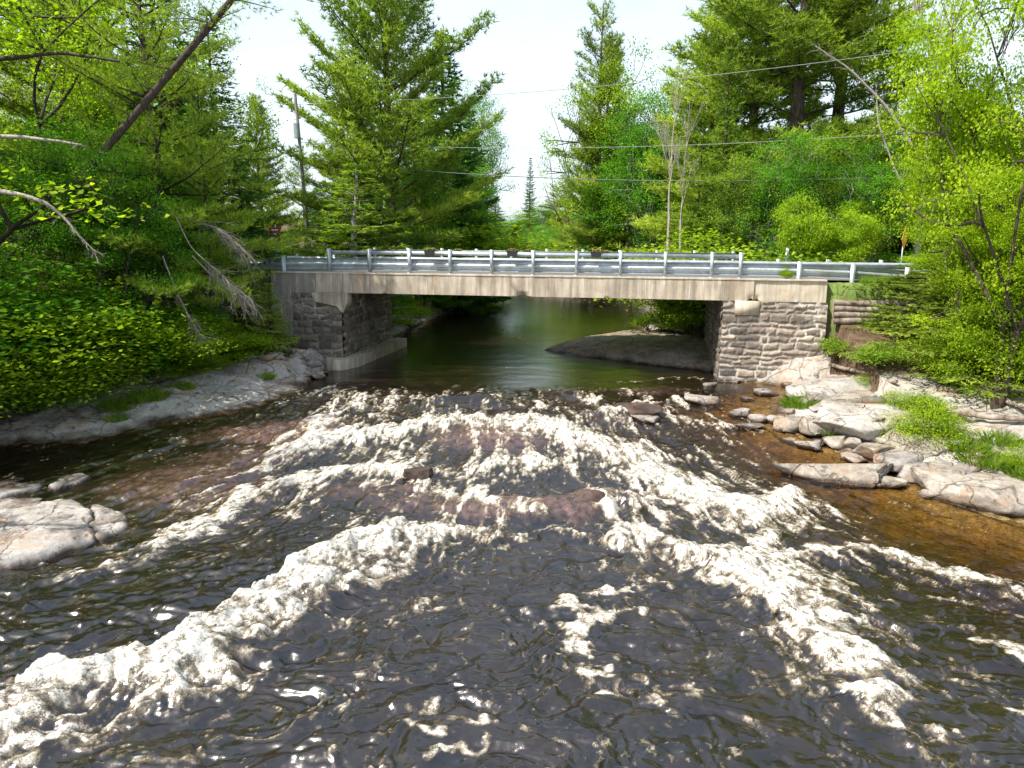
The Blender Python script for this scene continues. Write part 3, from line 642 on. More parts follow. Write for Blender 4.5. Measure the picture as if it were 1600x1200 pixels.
# ------------------------------------------------------------------ signs, posts, pole, wires
def inv_of(t): return Matrix.Translation(-Vector(t.location))
c = D(430, 362, 42); t = thing('yield_sign', 'red and white triangular yield sign beside the road, left end of the bridge', 'road sign', (c[0], c[1], 4.4))
def tri(s, r=.0): return [(-s, s*.58), (s, s*.58), (0, -s*1.15)]
mb = MB(); mb.prism(tri(.40), (0, -.03, c[2]-4.4), (1, 0, 0), (0, 0, 1), (0, 1, 0), .02); pl = mb.build('plate', M['red'], t)
mb = MB(); mb.prism(tri(.21), (0, -.034, c[2]-4.4+.01), (1, 0, 0), (0, 0, 1), (0, 1, 0), .003); mb.build('panel', M['white'], pl)
mb = MB(); mb.box((0, .02, (c[2]-4.1)/2-.2), (.08, .05, c[2]-4.4+.9)); mb.build('post', M['steel'], t)
c = D(1413, 373, 41); t = thing('warning_sign', 'orange-yellow diamond warning sign seen nearly edge-on among the bushes right of the bridge', 'road sign', (c[0], c[1], 4.3), R(50))
s = .6; mb = MB(); mb.prism([(-s, 0), (0, s*1.15), (s, 0), (0, -s*1.15)], (0, -.02, c[2]-4.3), (1, 0, 0), (0, 0, 1), (0, 1, 0), .02); pl = mb.build('plate', M['yellow'], t)
mb = MB(); mb.box((0, .03, (c[2]-4.3)/2-.3), (.07, .05, c[2]-4.3+.6)); mb.build('post', M['steel'], t)
for px, py, Y, lab in ((497, 385, 42, 'thin grey marker post behind the guardrail, left end of the bridge'), (1231, 385, 40, 'thin grey marker post behind the guardrail, right of the bridge')):
    c = D(px, py, Y); g0 = 4.3; t = thing('marker_post', lab, 'post', (c[0], c[1], g0), 0, 'marker posts at the bridge ends')
    mb = MB(); mb.box((0, 0, .7), (.16, .05, 1.5)); mb.build('blade', M['steel'], t)
    mb = MB(); mb.box((0, -.03, 1.2), (.12, .008, .35)); mb.build('reflector', M['white'], t)
def pole(base, top, lab):
    base, top = np.array(base), np.array(top)
    t = thing('utility_pole', lab, 'utility pole', tuple(base)); d = top-base
    P = np.array([d*k for k in np.linspace(0, 1, 9)]); mb = MB(); mb.tube(P, np.linspace(.15, .09, 9), 12); mb.build('pole', M['bark_grey'], t, True)
    for fz in (.93, .7, .6):
        mb = MB(); c = d*fz; mb.tube([c+[.1, 0, 0], c+[.24, 0, 0]], .05, 8); mb.tube([c+[.2, 0, -.03], c+[.2, 0, .12]], [.06, .04], 8); mb.build('insulator', M['white'], t)
    mb = MB(); c = d*.79; mb.tube([c+[-.04, -.24, -.45], c+[-.04, -.24, .45]], .2, 12); mb.build('transformer', M['steel'], t, True)
    return t
pb = D(482, 360, 48); pt = D(461, 146, 48); pb = pt+(pb-pt)*1.12; pb[2] = 4.2
pole(pb, pt, 'leaning wooden utility pole rising behind the left end of the bridge')
rb = D(1750, 300, 40); pr = np.array([rb[0], rb[1], 4.0]); prt = D(1750, -20, 40); pole(pr, prt, 'wooden utility pole beyond the right edge of the view')
for pts, rad, mt, lab in (([(463, 163, 48), (1000, 129, 46), (1750, 30, 40)], .016, 'wire_pale', 'highest of three overhead wires crossing above the bridge'),
                     ([(470, 222, 48), (1000, 229, 46), (1750, 178, 40)], .016, 'wire_pale', 'middle of three overhead wires crossing above the bridge'),
                     ([(474, 250, 48), (1000, 282, 46), (1750, 256, 40)], .026, 'wire', 'lowest and thickest of three overhead wires crossing above the bridge')):
    a, b, c = [D(*q) for q in pts]; tb_ = (b[0]-a[0])/(c[0]-a[0])
    tt = np.linspace(0, 1, 90)[:, None]; bz = b-(a+(c-a)*tb_); P = a+(c-a)*tt+bz*(tt*(1-tt))/(tb_*(1-tb_))
    mb = MB(); mb.tube(P, rad, 6); tag(mb.build('overhead_wire', M[mt], smooth=True), lab, 'wire', 'overhead wires')

# log crib wall
t = thing('log_wall', 'low retaining wall of stacked weathered logs beside the right stone abutment', 'log wall', tuple(bp(15, -.5, 2.6))); il = Matrix.Translation(-Vector(bp(15, -.5, 2.6)))
rs = np.random.RandomState(5)
for i in range(4):
    a = bp(13.55, -.47+.03*i, 2.78+i*.255); b = bp(16.5+rs.uniform(-.3, .3), -.42+.03*i, 2.86+i*.245+rs.uniform(-.03, .03))
    tt = np.linspace(0, 1, 24)[:, None]; P = a+(b-a)*tt+np.c_[0*tt, (rs.rand(24, 1)-.5)*.015, (rs.rand(24, 1)-.5)*.015+.02*np.sin(tt*5+i)]
    mb = MB(); mb.tube(P, .125+.012*np.sin(np.linspace(0, 9, 24)+i), 12); o = mb.build('log', M['log'], t, True); o.matrix_parent_inverse = il
for u in (16.1,):
    a = bp(u, -.9, 3.35); b = bp(u-.2, .6, 3.45); mb = MB(); mb.tube([a, (a+b)/2, b], .13, 12); o = mb.build('tie_log', M['log'], t, True); o.matrix_parent_inverse = il

# ------------------------------------------------------------------ rocks
def unit3(v): return v/np.linalg.norm(v)
def rock(center, size, seed, mat, lab, rot=0, flat=0, group=None, sub=4, name='boulder'):
    bm = bmesh.new(); bmesh.ops.create_icosphere(bm, subdivisions=sub, radius=1); V = np.array([v.co[:] for v in bm.verts]); Fq = np.array([[v.index for v in f.verts] for f in bm.faces]); bm.free()
    rs = np.random.RandomState(seed)
    for k in range(15):     # broken faces
        n = rs.randn(3)*np.array([1, 1, .7]); n /= np.linalg.norm(n); d = rs.uniform(.48, .82)
        if k == 0: n = unit3(np.array([rs.randn()*.15, rs.randn()*.15, 1])); d = .5
        q = V@n; V = V-np.outer(np.clip(q-d, 0, 9), n)
    nz_ = fbm(V[:, 0]*1.7+seed, V[:, 1]*1.7, V[:, 2]*1.7, s=seed, o=4)-.5; V = V*(1+nz_[:, None]*.22)*1.35; V = V+((fbm(V[:, 0]*6, V[:, 1]*6, V[:, 2]*6, s=seed+3, o=2)-.5)*.07)[:, None]*V
    V = V*np.array(size); c_, s_ = math.cos(rot), math.sin(rot); V = np.c_[V[:, 0]*c_-V[:, 1]*s_, V[:, 0]*s_+V[:, 1]*c_, V[:, 2]]
    o = mk(name, V, Fq, mat, smooth=False); o.location = center
    return tag(o, lab, 'rock', group)
def hit(px, py, lo=12., hi=40.):
    d = ray(px, py); t = np.linspace(lo, hi, 600); P = d[None]*(t/d[1])[:, None]+np.array([0, 0, ZC]); z = terrain(P[:, 0], P[:, 1])[0]
    z = np.maximum(z, zw_s(P[:, 1])); k = np.argmax(P[:, 2] < z); return P[k]
def slab(name, poly, ztop, zbot, mat, lab, seed, pw=3.2, tilt=(0, 0), rough=.1, crack=()):
    P = np.array(poly, float); ctr = P.mean(0); n = 260
    seg = np.linalg.norm(np.roll(P, -1, 0)-P, axis=1); cum = np.concatenate([[0], np.cumsum(seg)]); PP = np.vstack([P, P[:1]])
    tt = np.linspace(0, cum[-1], n, endpoint=False); ex = np.interp(tt, cum, PP[:, 0]); ey = np.interp(tt, cum, PP[:, 1])
    for _ in range(0): ex = (np.roll(ex, 1)+2*ex+np.roll(ex, -1))/4; ey = (np.roll(ey, 1)+2*ey+np.roll(ey, -1))/4
    s = np.concatenate([np.linspace(0, .9, 70), np.linspace(.905, 1, 26)])
    X = ctr[0]+s[:, None]*(ex-ctr[0])[None]; Y = ctr[1]+s[:, None]*(ey-ctr[1])[None]
    X = X+(fbm(X*1.5, Y*1.5, s=seed)-.5)*.3*s[:, None]**3; Y = Y+((fbm(X*1.5, Y*1.5, s=seed+1)-.5)*.3+(fbm(X*5, Y*5, s=seed+8)-.5)*.14)*s[:, None]**3
    te = fbm(X*.7+Y*.3, Y*1.3, s=seed+2, o=3)
    z = zbot+(ztop-zbot)*(1-s[:, None]**pw)+tilt[0]*(X-ctr[0])+tilt[1]*(Y-ctr[1])
    z = z+rough*((np.floor(te*8)+ss(.5, 1, te*8 % 1))/8-.5)*2*(1-s[:, None]**6)+(fbm(X*2.2, Y*2.2, s=seed+4, o=5)-.5)*rough
    for ln in crack:
        jx, jy = X+(fbm(X*3, Y*3, s=seed+6)-.5)*.3, Y+(fbm(X*3, Y*3, s=seed+7)-.5)*.3; Pc = np.array([W(*q) for q in ln])
        dd = pldist(jx, jy, Pc); sgn = (jy-np.interp(jx, Pc[:, 0], Pc[:, 1])) > 0; z = z-.12*np.exp(-(dd/.05)**2)-.05*sgn*np.exp(-(dd/.6)**2)
    i = np.arange(len(s)-1)[:, None]*n; j = np.arange(n)[None]; j2 = (j+1) % n
    V = np.stack([X, Y, z], -1).reshape(-1, 3); Fq = np.stack([i+j, i+n+j, i+n+j2, i+j2], -1).reshape(-1, 4)
    o = mk(name, V, Fq, mat, smooth=True, loc=(ctr[0], ctr[1], zbot)); return tag(o, lab, 'rock')
slab('rock_slab', [(1.0, 39.8), (2.8, 37.6), (5.6, 35.2), (9.6, 32.6), (12.5, 33), (13, 41), (11, 47), (7.2, 46.5), (3.4, 43)], .86, -.5, M['rock_dark'], 'huge smooth whale-backed rock lying in the water under the bridge', 3, 4.5, (.02, .0), .1)
def pw(pts, off=0): return [W(x, y, off) for x, y in pts]
slab('rock_slab', pw([(-60, 780), (0, 765), (80, 768), (150, 775), (212, 800), (205, 822), (150, 845), (60, 872), (-60, 895)], .15), float(zw_s(16.8))+.25, float(zw_s(17))-.35, M['rock_pale'], 'large flat cracked grey rock slab in the river, lowest at the left', 5, 22, rough=.08, crack=([(-60, 862), (0, 846), (60, 832), (130, 818), (180, 822)], [(-60, 812), (0, 806), (60, 795), (110, 772)], [(110, 772), (140, 800), (150, 850)]))
slab('rock_slab', pw([(-60, 752), (0, 742), (60, 733), (85, 738), (60, 762), (0, 782), (-60, 796)], .1), float(zw_s(18.3))+.2, float(zw_s(18.3))-.3, M['rock_pale'], 'smaller flat grey slab just upstream of the big flat slab, low at the left', 6, 20, rough=.05)
slab('rock_slab', pw([(72, 762), (95, 745), (130, 737), (148, 742), (120, 758), (90, 768)], .05), float(zw_s(18.9))+.2, float(zw_s(18.9))-.3, M['rock_pale'], 'narrow pale rock tongue between the two flat slabs and the dark channel', 7, 16, rough=.04)
M['rock_wet'] = rockmat('wet_rock', ((.02, .015, .013), (.055, .038, .032), (.11, .08, .07)), lich=0, warm=(.12, .07, .04), wet=False)[0]
for px, py, sx, sy, sz, zo, lb in ((938, 790, .62, .4, .42, .24, 'dark reddish rock hump breaking the rapids right of the centre'), (655, 748, .36, .22, .3, .19, 'small dark rock knob splitting the white water left of centre'),
        (1000, 648, .8, .45, .42, .12, 'dark wet rock below the lip of the rapids, right side')):
    x, y = W(px, py); rock((x, y, float(zw_s(y))+zo-sz*.25), (sx, sy, sz), px, M['rock_wet'], lb, -.2, sub=5)
q = hit(1300, 742); rock((q[0], q[1], float(zw_s(q[1]))+.02), (1.75, .62, .42), 8, M['rock_warm'], 'long low angular rock at the water edge between the brown shallows and the rapids', -.12, sub=5)
q = hit(1375, 752); rock((q[0], q[1], float(zw_s(q[1]))+.0), (.6, .3, .25), 18, M['rock_warm'], 'broken wet rock at the right tip of the long low rock', -.3, sub=5)
q = hit(1515, 768); rock((q[0], q[1], float(zw_s(q[1]))+.08), (1.5, .85, .72), 9, M['rock_warm'], 'big layered flat boulder jutting from the right bank over the brown water', -.35, sub=5)
q = hit(1475, 745); rock((q[0], q[1], float(zw_s(q[1]))+.15), (.7, .6, .6), 19, M['rock_warm'], 'split block leaning on the left side of the big layered boulder', -.2, sub=5)
q = hit(1360, 655); rock((q[0], q[1], q[2]-.1), (1.7, 1.2, .7), 28, M['rock_pale'], 'broad pale lichen-whitened outcrop in the middle of the right bank', .2, sub=5)
q = hit(1310, 610); rock((q[0], q[1], q[2]-.1), (1.5, .9, .6), 29, M['rock_pale'], 'pale broken outcrop at the foot of the log wall slope', .1, sub=5)
q = hit(1440, 690); rock((q[0], q[1], q[2]-.1), (1.3, .9, .55), 30, M['rock_warm'], 'tan broken outcrop behind the brown ledge boulders', -.3, sub=5)
RK = [(1108,598,.35,.2,'flat'),(1100,622,.6,.28,'pale mossy'),(1155,642,.35,.22,'dark'),(1180,650,.35,.24,'round'),(1208,652,.32,.22,'whitish'),(1172,660,.45,.14,'low wet'),(1168,618,.3,.12,'wet'),(1195,610,.5,.22,'brown submerged'),
 (1010,648,.7,.2,'dark wet'),(1232,662,.6,.42,'brown'),(1232,682,.3,.12,'small pale'),(1262,692,.4,.2,'dark-edged'),(1275,668,.7,.5,'broad pink'),(1303,688,.5,.26,'blocky'),(1335,690,.45,.25,'blocky pink'),(1330,712,.4,.2,'dark'),
 (1355,660,.8,.4,'pale'),(1310,640,.8,.45,'white-topped'),(1365,705,.7,.3,'angular'),(1395,718,.8,.34,'angular grey'),(1275,625,.6,.4,'grey'),(1430,735,.6,.3,'dark jagged'),(1350,628,.9,.4,'white'),(1395,660,.8,.4,'pale ledge'),(1420,690,.8,.35,'brown ledge'),
 (1265,602,.5,.35,'grey'),(1300,600,.7,.3,'layered'),(1380,752,.35,.14,'flat wet'),(1340,748,.4,.13,'flat wet'),(1460,770,.4,.2,'wet'),(1150,590,.3,.14,'small wet'),(1230,598,.35,.2,'brown')]
near_of = [(1150, 'at the foot of the right abutment'), (1215, 'in the shallows below the right abutment'), (1290, 'by the brown pool on the right bank'), (1360, 'on the sunny right bank'), (1480, 'on the right bank near the leafy saplings')]
seen = {}
for i, (px, py, s, hh, kind) in enumerate(RK):
    q = hit(px, py+6); x, y = q[0], q[1]; z = max(gz(x, y), float(zw_s(y))-.05)
    place = [b for a, b in near_of if px < a][0]
    rot_ = random.uniform(-.6, .6); lab = f'{kind} boulder {place}'; seen[lab] = seen.get(lab, 0)+1
    if seen[lab] > 1: lab = f'smaller {kind} boulder {place}'
    rock((x, y, z+hh*.3), (s, s*random.uniform(.6, .8), hh), 100+i, M['rock_warm' if px > 1220 and 'dark' not in kind and 'grey' not in kind else 'rock'], lab, rot_, group='boulders along the right shore')
rs = np.random.RandomState(77)
for i in range(44):
    u = rs.uniform(0, 1); x = -12.8+4.4*u; y = rs.uniform(29.8, 32.6)+(.8*(1-u)); x, y = (x, min(y, 32.4-KB*x-.5)); s = rs.uniform(.12, .34)
    g_ = gz(x, y); rock((x, y, max(g_, 0)+s*.25), (s*1.2, s, s*.75), 300+i, M['rock' if i % 3 else 'rock_warm'], 'small rubble stone heaped at the foot of the left stone abutment', rs.uniform(0, 3), group='rubble at the left abutment', sub=3, name='rubble_stone')
for i in range(60):
    k = rs.uniform(0, 1); px = 1230+k*300; py = 600+rs.uniform(0, 1)*(90+40*k)+30*k; x, y = hit(px, py)[:2]; g_ = gz(x, y)
    if g_ < zw_s(y)-.1: continue
    s = rs.uniform(.08, .28); rock((x, y, g_+s*.2), (s*1.2, s, s*.7), 400+i, M['rock_warm' if i % 3 else 'rock'], 'small loose stone lying among the boulders of the right bank', rs.uniform(0, 3), group='loose stones on the right bank', sub=3, name='stone')
rock((-14.2, 27.8, .75), (1.5, .5, .14), 501, M['rock'], 'flat stone plank-like ledge poking out under the leafy left bank', .05, name='flat_rock')

# ------------------------------------------------------------------ vegetation generators
def unit(v): return v/(np.linalg.norm(v)+1e-9)
class Veg:
    def __init__(s, seed): s.rs = np.random.RandomState(seed); s.seg = []; s.tr = MB(); s.LV = []; s.LF = {}; s.LT = []; s.n = 0
    def trunk(s, P, r, k=9): s.tr.tube(P, r, k, cap=False)
    def sticks(s, k=3):
        if not s.seg: return
        A = np.array([q[0] for q in s.seg]); B = np.array([q[1] for q in s.seg]); ra = np.array([q[2] for q in s.seg]); rb = np.array([q[3] for q in s.seg])
        T = B-A; T /= np.linalg.norm(T, axis=1)[:, None]+1e-9; ref = np.where(np.abs(T[:, 2:3]) < .9, [[0, 0, 1.]], [[1., 0, 0]]); U = np.cross(T, ref); U /= np.linalg.norm(U, axis=1)[:, None]; Vv = np.cross(T, U)
        th = np.arange(k)*2*math.pi/k; c = np.cos(th)[None, :, None]; sn = np.sin(th)[None, :, None]
        ring = U[:, None]*c+Vv[:, None]*sn; V = np.concatenate([A[:, None]+ring*ra[:, None, None], B[:, None]+ring*rb[:, None, None]], 1)
        n = len(A); i = np.arange(n)[:, None]*2*k; j = np.arange(k)[None]; j2 = (j+1) % k
        s.tr.add(V.reshape(-1, 3), np.stack([i+j, i+j2, i+k+j2, i+k+j], -1).reshape(-1, 4))
    def poly(s, P, r):
        for a, b, ra, rb in zip(P[:-1], P[1:], r[:-1], r[1:]): s.seg.append((a, b, ra, rb))
    def addf(s, V, Fq, T):
        s.LV.append(V); s.LF.setdefault(Fq.shape[1], []).append(Fq+s.n); s.LT.append(T); s.n += len(V)
    def needles(s, p, d, n, ln, wd, tone, spread=.75):
        rs = s.rs; p = np.asarray(p); d = np.asarray(d); m_ = len(p); p = np.repeat(p, n, 0); d = np.repeat(d, n, 0); tone = np.repeat(np.asarray(tone), n)
        d = d+rs.randn(m_*n, 3)*spread; d /= np.linalg.norm(d, axis=1)[:, None]; sd = np.cross(d, rs.randn(m_*n, 3)); sd /= np.linalg.norm(sd, axis=1)[:, None]+1e-9
        l = ln*(.7+.6*rs.rand(m_*n))[:, None]; V = np.stack([p-sd*wd/2, p+sd*wd/2, p+d*l], 1).reshape(-1, 3)
        s.addf(V, np.arange(3*m_*n).reshape(-1, 3), np.repeat(np.clip(tone+rs.randn(m_*n)*.1, 0, 1), 3))
    def leaves(s, p, size, tone, up=1.2, asp=.75):
        rs = s.rs; nr = rs.randn(len(p), 3); nr[:, 2] = np.abs(nr[:, 2])+up
        V, Fq, T = leafquads(p, nr, size, rs, np.clip(tone+rs.randn(len(p))*.14, 0, 1), asp); s.addf(V, Fq, T)
    def make(s, name, label, cat, leafm, barkm, trunkn='trunk', crownn='crown', group=None):
        s.sticks(); t = thing(name, label, cat, group=group)
        if s.tr.V: s.tr.build(trunkn, barkm, t, True)
        if s.LV: mk(crownn, np.vstack(s.LV), [np.vstack(f) for f in s.LF.values()], leafm, t, attrs=dict(tone=np.concatenate(s.LT)))
        return t
def pine(seed, h=20, spread=4.5, base=.12, step=.55, asc=0., r=.3, den=1.0, nl=.2, wd=.028, lean=0, droop=0, low=.55, gaps=.12, lmul=1.0, pwr=.75):
    v = Veg(seed); rs = v.rs; zz = np.linspace(0, h, 14)
    P = np.c_[np.cumsum(rs.randn(14)*.05)+lean*zz/h*1.0, np.cumsum(rs.randn(14)*.05), zz]; v.trunk(P, np.linspace(r, .03, 14))
    z = base*h; az0 = 0
    while z < h-.2:
        t = (z/h-base)/(1-base); nb = rs.randint(3, 6); az0 += rs.rand()*2
        if rs.rand() < gaps: z += step*1.2; continue
        for b in range(nb):
            az = az0+b*2*math.pi/nb+rs.randn()*.3
            Lb = spread*((1-t)**pwr*.95+.1)*rs.uniform(.55, 1.15)*(low+(1-low)*min(1, t*4+.0))
            el = R(-8+18*rs.rand()+35*t+asc*(30+25*t)-droop*15); p0 = np.array([np.interp(z, zz, P[:, 0]), np.interp(z, zz, P[:, 1]), z])
            k = 6; d = np.array([math.cos(az)*math.cos(el), math.sin(az)*math.cos(el), math.sin(el)]); pts = [p0]
            for q in range(k): d = unit(d+rs.randn(3)*.07+np.array([0, 0, .05-.0*t])); pts.append(pts[-1]+d*Lb/k)
            pts = np.array(pts); v.poly(pts, np.linspace(.018+.012*Lb, .008, k+1)); bt = np.clip(rs.normal(.5, .17), 0, 1)
            ns = max(3, int(Lb/.24*den)); TP = []; TD = []
            for si in range(ns):
                f = .22+.78*(si+rs.rand())/ns; q = np.array([np.interp(f*k, np.arange(k+1), pts[:, c]) for c in range(3)])
                dd = pts[min(k, int(f*k)+1)]-pts[int(min(f*k, k-1))]; dd = unit(dd); sd = unit(np.cross(dd, [0, 0, 1.]))*(1 if si % 2 else -1)
                sl = (.25+.33*Lb*(1-f*.75)*rs.uniform(.6, 1.2)); d2 = unit(dd*.75+sd*.8+np.array([0, 0, .18]))
                e = q+d2*sl+np.array([0, 0, .12*sl]); v.seg.append((q, e, .008, .004))
                nt_ = max(3, int(sl/.10)); ff = (np.arange(nt_)+.6)/nt_
                TP.append(q+(e-q)*ff[:, None]+rs.randn(nt_, 3)*np.array([.1, .1, .07])); TD.append(np.repeat([unit(d2*.8+np.array([0, 0, .45]))], nt_, 0))
            TP.append(pts[-2:]); TD.append(np.repeat([unit(d+np.array([0, 0, .3]))], 2, 0))
            TP = np.vstack(TP); TD = np.vstack(TD); v.needles(TP, TD, 7, nl*lmul, wd, np.full(len(TP), bt)+rs.randn(len(TP))*.08)
        z += step*rs.uniform(.7, 1.3)
    v.needles(np.c_[np.full(12, P[-1, 0]), np.full(12, P[-1, 1]), np.linspace(h-1, h+.1, 12)], np.repeat([[0, 0, 1.]], 12, 0), 8, nl, wd, np.full(12, .5), .5)
    return v
def spruce(seed, h=14, spread=2.4, base=.03, step=.33, r=.2, sp=.17, wd=.06, deadlow=0, tone0=.45):
    v = Veg(seed); rs = v.rs; zz = np.linspace(0, h, 10); P = np.c_[np.cumsum(rs.randn(10)*.03), np.cumsum(rs.randn(10)*.03), zz]; v.trunk(P, np.linspace(r, .015, 10))
    z = base*h+.1
    while z < h-.1:
        t = z/h; nb = rs.randint(5, 8); a0 = rs.rand()*6
        for b in range(nb):
            az = a0+b*2*math.pi/nb+rs.randn()*.25; Lb = spread*((1-t)**.85+.03)*rs.uniform(.65, 1.15); el = R(-22+40*t+rs.randn()*6)
            d = np.array([math.cos(az)*math.cos(el), math.sin(az)*math.cos(el), math.sin(el)]); pts = [np.array([np.interp(z, zz, P[:, 0]), np.interp(z, zz, P[:, 1]), z])]; k = 4
            for q in range(k): d = unit(d+rs.randn(3)*.05+np.array([0, 0, .09])); pts.append(pts[-1]+d*Lb/k)
            pts = np.array(pts); dead = z < deadlow*h
            v.poly(pts, np.linspace(.012+.008*Lb, .006, k+1))
            ns = max(2, int(Lb/.17)); TP = []; TD = []; bt = np.clip(rs.normal(tone0, .16), 0, 1)
            for si in range(ns):
                f = .15+.85*(si+rs.rand())/ns; q = np.array([np.interp(f*k, np.arange(k+1), pts[:, c]) for c in range(3)]); dd = unit(pts[-1]-pts[0]); sd = unit(np.cross(dd, [0, 0, 1.]))*(1 if si % 2 else -1)
                sl = .1+.36*Lb*(1-f*.8)*rs.uniform(.6, 1.2); d2 = unit(dd*.7+sd*.8+np.array([0, 0, -.22])); e = q+d2*sl
                if dead:
                    v.seg.append((q, e+rs.randn(3)*.08, .006, .003)); continue
                v.seg.append((q, e, .005, .003)); nt_ = max(2, int(sl/.09)); ff = (np.arange(nt_)+.5)/nt_
                TP.append(q+(e-q)*ff[:, None]); TD.append(np.repeat([d2], nt_, 0))
            if TP:
                TP = np.vstack(TP); TD = np.vstack(TD); v.needles(TP, TD, 4, sp*1.15, wd*1.1, np.full(len(TP), bt)+rs.randn(len(TP))*.08, .5)
        z += step*rs.uniform(.8, 1.2)
    return v
def broad(seed, h=12, rx=4, r=.22, leaf=.16, nl=70, trunkfrac=.22, stems=1, flat=.5, levels=4, clus=.5, lean=(0, 0), up=1.0, spreadf=1.0, tone=.5, kids=(3, 4)):
    v = Veg(seed); rs = v.rs; tips = []
    cz = h*(trunkfrac+(1-trunkfrac)*.5); rz = h*(1-trunkfrac)*.5
    def grow(p, d, l, r_, lv):
        k = 3; pts = [p]
        for q in range(k): d = unit(d+rs.randn(3)*.13+np.array([0, 0, .05])); pts.append(pts[-1]+d*l/k)
        v.poly(pts, np.linspace(r_, r_*.62, k+1)); e = pts[-1]
        ex = (e-np.array([lean[0]*e[2], lean[1]*e[2], cz])); out = (ex[0]/rx)**2+(ex[1]/rx)**2+(ex[2]/rz)**2
        if lv == 0 or (out > 1.0 and lv < levels-1): tips.append(e); return
        n = rs.randint(kids[0], kids[1]+1)
        for c in range(n):
            a = rs.rand()*6.28+c*6.28/n; per = unit(np.cross(d, rs.randn(3))); nd = unit(d*rs.uniform(.5, 1.1)+per*rs.uniform(.5, 1.0)*spreadf)
            grow(e if c else pts[-1], nd, l*rs.uniform(.62, .9), r_*.55, lv-1)
            if rs.rand() < .35: tips.append(pts[2]+rs.randn(3)*.2)
    for s_ in range(stems):
        th = h*trunkfrac; d0 = unit(np.array([lean[0], lean[1], 1])+ (rs.randn(3)*.25*(stems > 1))); p0 = np.array([rs.randn()*.12*(stems > 1), rs.randn()*.12*(stems > 1), 0])
        zz = np.linspace(0, 1, 6)[:, None]; P = p0+d0*th*zz+rs.randn(6, 3)*.02; v.trunk(P, np.linspace(r*1.15, r*.85, 6), 8)
        L0 = h*(1-trunkfrac)*.36; q = P[-1]; n = rs.randint(3, 5)
        grow(q, unit(d0+rs.randn(3)*.1), L0*1.2, r*.75, levels-1)
        for c in range(n):
            a = c*6.28/n+rs.rand(); nd = unit(np.array([math.cos(a)*.75*spreadf, math.sin(a)*.75*spreadf, .8])); grow(P[-1-(c % 2)], nd, L0*rs.uniform(.8, 1.1), r*.55, levels-1)
    tips = np.array(tips)
    if len(tips) and nl:
        ct = rs.normal(tone, .16, len(tips)); p = np.repeat(tips, nl, 0); o = rs.randn(len(p), 3)*np.array([clus, clus, clus*flat])
        p = p+o; tn_ = np.repeat(ct, nl); v.leaves(p, leaf, tn_, up)
    return v
def dead(seed, h=9, r=.1, spreadf=.5, levels=4, lean=(0, 0), tw=.006):
    v = Veg(seed); rs = v.rs
    def grow(p, d, l, r_, lv):
        k = 4; pts = [p]
        for q in range(k): d = unit(d+rs.randn(3)*.08+np.array([0, 0, .03])); pts.append(pts[-1]+d*l/k)
        v.poly(pts, np.linspace(r_, max(tw, r_*.6), k+1))
        if lv == 0: return
        for c in range(rs.randint(2, 5)):
            q = pts[rs.randint(1, k+1)]; nd = unit(d+unit(np.cross(d, rs.randn(3)))*rs.uniform(.4, .9)*spreadf*1.3); grow(q, nd, l*rs.uniform(.4, .75), max(tw, r_*.45), lv-1)
        grow(pts[-1], unit(d+rs.randn(3)*.12), l*.75, max(tw, r_*.6), lv-1)
    zz = np.linspace(0, 1, 7)[:, None]; P = np.array([lean[0]*h*.5, lean[1]*h*.5, h*.5])*zz+rs.randn(7, 3)*.04; v.trunk(P, np.linspace(r, r*.75, 7), 8)
    grow(P[-1], unit(P[-1]-P[-2]), h*.2, r*.7, levels); return v
def bushy(seed, h=1.6, w=1.4, leaf=.12, n=26, nl=60, flat=.3, tone=.5, clus=.28):
    # many thin stems arching out, leaves in level layers
    v = Veg(seed); rs = v.rs; tips = []
    for i in range(n):
        a = rs.rand()*6.28; R_ = w*math.sqrt(rs.rand()); hh = h*(1-.55*(R_/w)**2)*rs.uniform(.45, 1.05); e = np.array([math.cos(a)*R_, math.sin(a)*R_, hh]); m1 = e*np.array([.35, .35, .6])+rs.randn(3)*.05
        v.poly([np.array([rs.randn()*.1, rs.randn()*.1, -.1]), m1, e], [.018, .011, .005]); tips.append(e)
        for q in range(3):
            f = rs.uniform(.45, .95); s0 = m1+(e-m1)*f; e2 = s0+np.array([rs.randn()*.35, rs.randn()*.35, .05]); v.seg.append((s0, e2, .007, .004)); tips.append(e2)
    tips = np.array(tips); ct = rs.normal(tone, .16, len(tips)); p = np.repeat(tips, nl, 0)+rs.randn(len(tips)*nl, 3)*np.array([clus, clus, clus*flat]); v.leaves(p, leaf, np.repeat(ct, nl), 1.6); return v
def grassy(seed, n=500, r=.5, h=.5, wd=.02):
    v = Veg(seed); rs = v.rs; a = rs.rand(n)*6.28; rr = r*np.sqrt(rs.rand(n)); p = np.c_[np.cos(a)*rr, np.sin(a)*rr, -.05+0*a]
    d = np.c_[np.cos(a)*rr/r*.5, np.sin(a)*rr/r*.5, np.ones(n)]+rs.randn(n, 3)*.25; d /= np.linalg.norm(d, axis=1)[:, None]; sd = np.cross(d, rs.randn(n, 3)); sd /= np.linalg.norm(sd, axis=1)[:, None]
    l = (h*(.4+.7*rs.rand(n))*(1.1-.5*rr/r))[:, None]; mid = p+d*l*.55; tip = p+d*l+np.c_[d[:, :2]*l*.35, -l*.08]
    V = np.stack([p-sd*wd/2, p+sd*wd/2, mid+sd*wd*.4, tip, mid-sd*wd*.4], 1).reshape(-1, 3); v.addf(V, np.arange(5*n).reshape(-1, 5), np.repeat(np.clip(rs.normal(.5, .2, n), 0, 1), 5)); return v

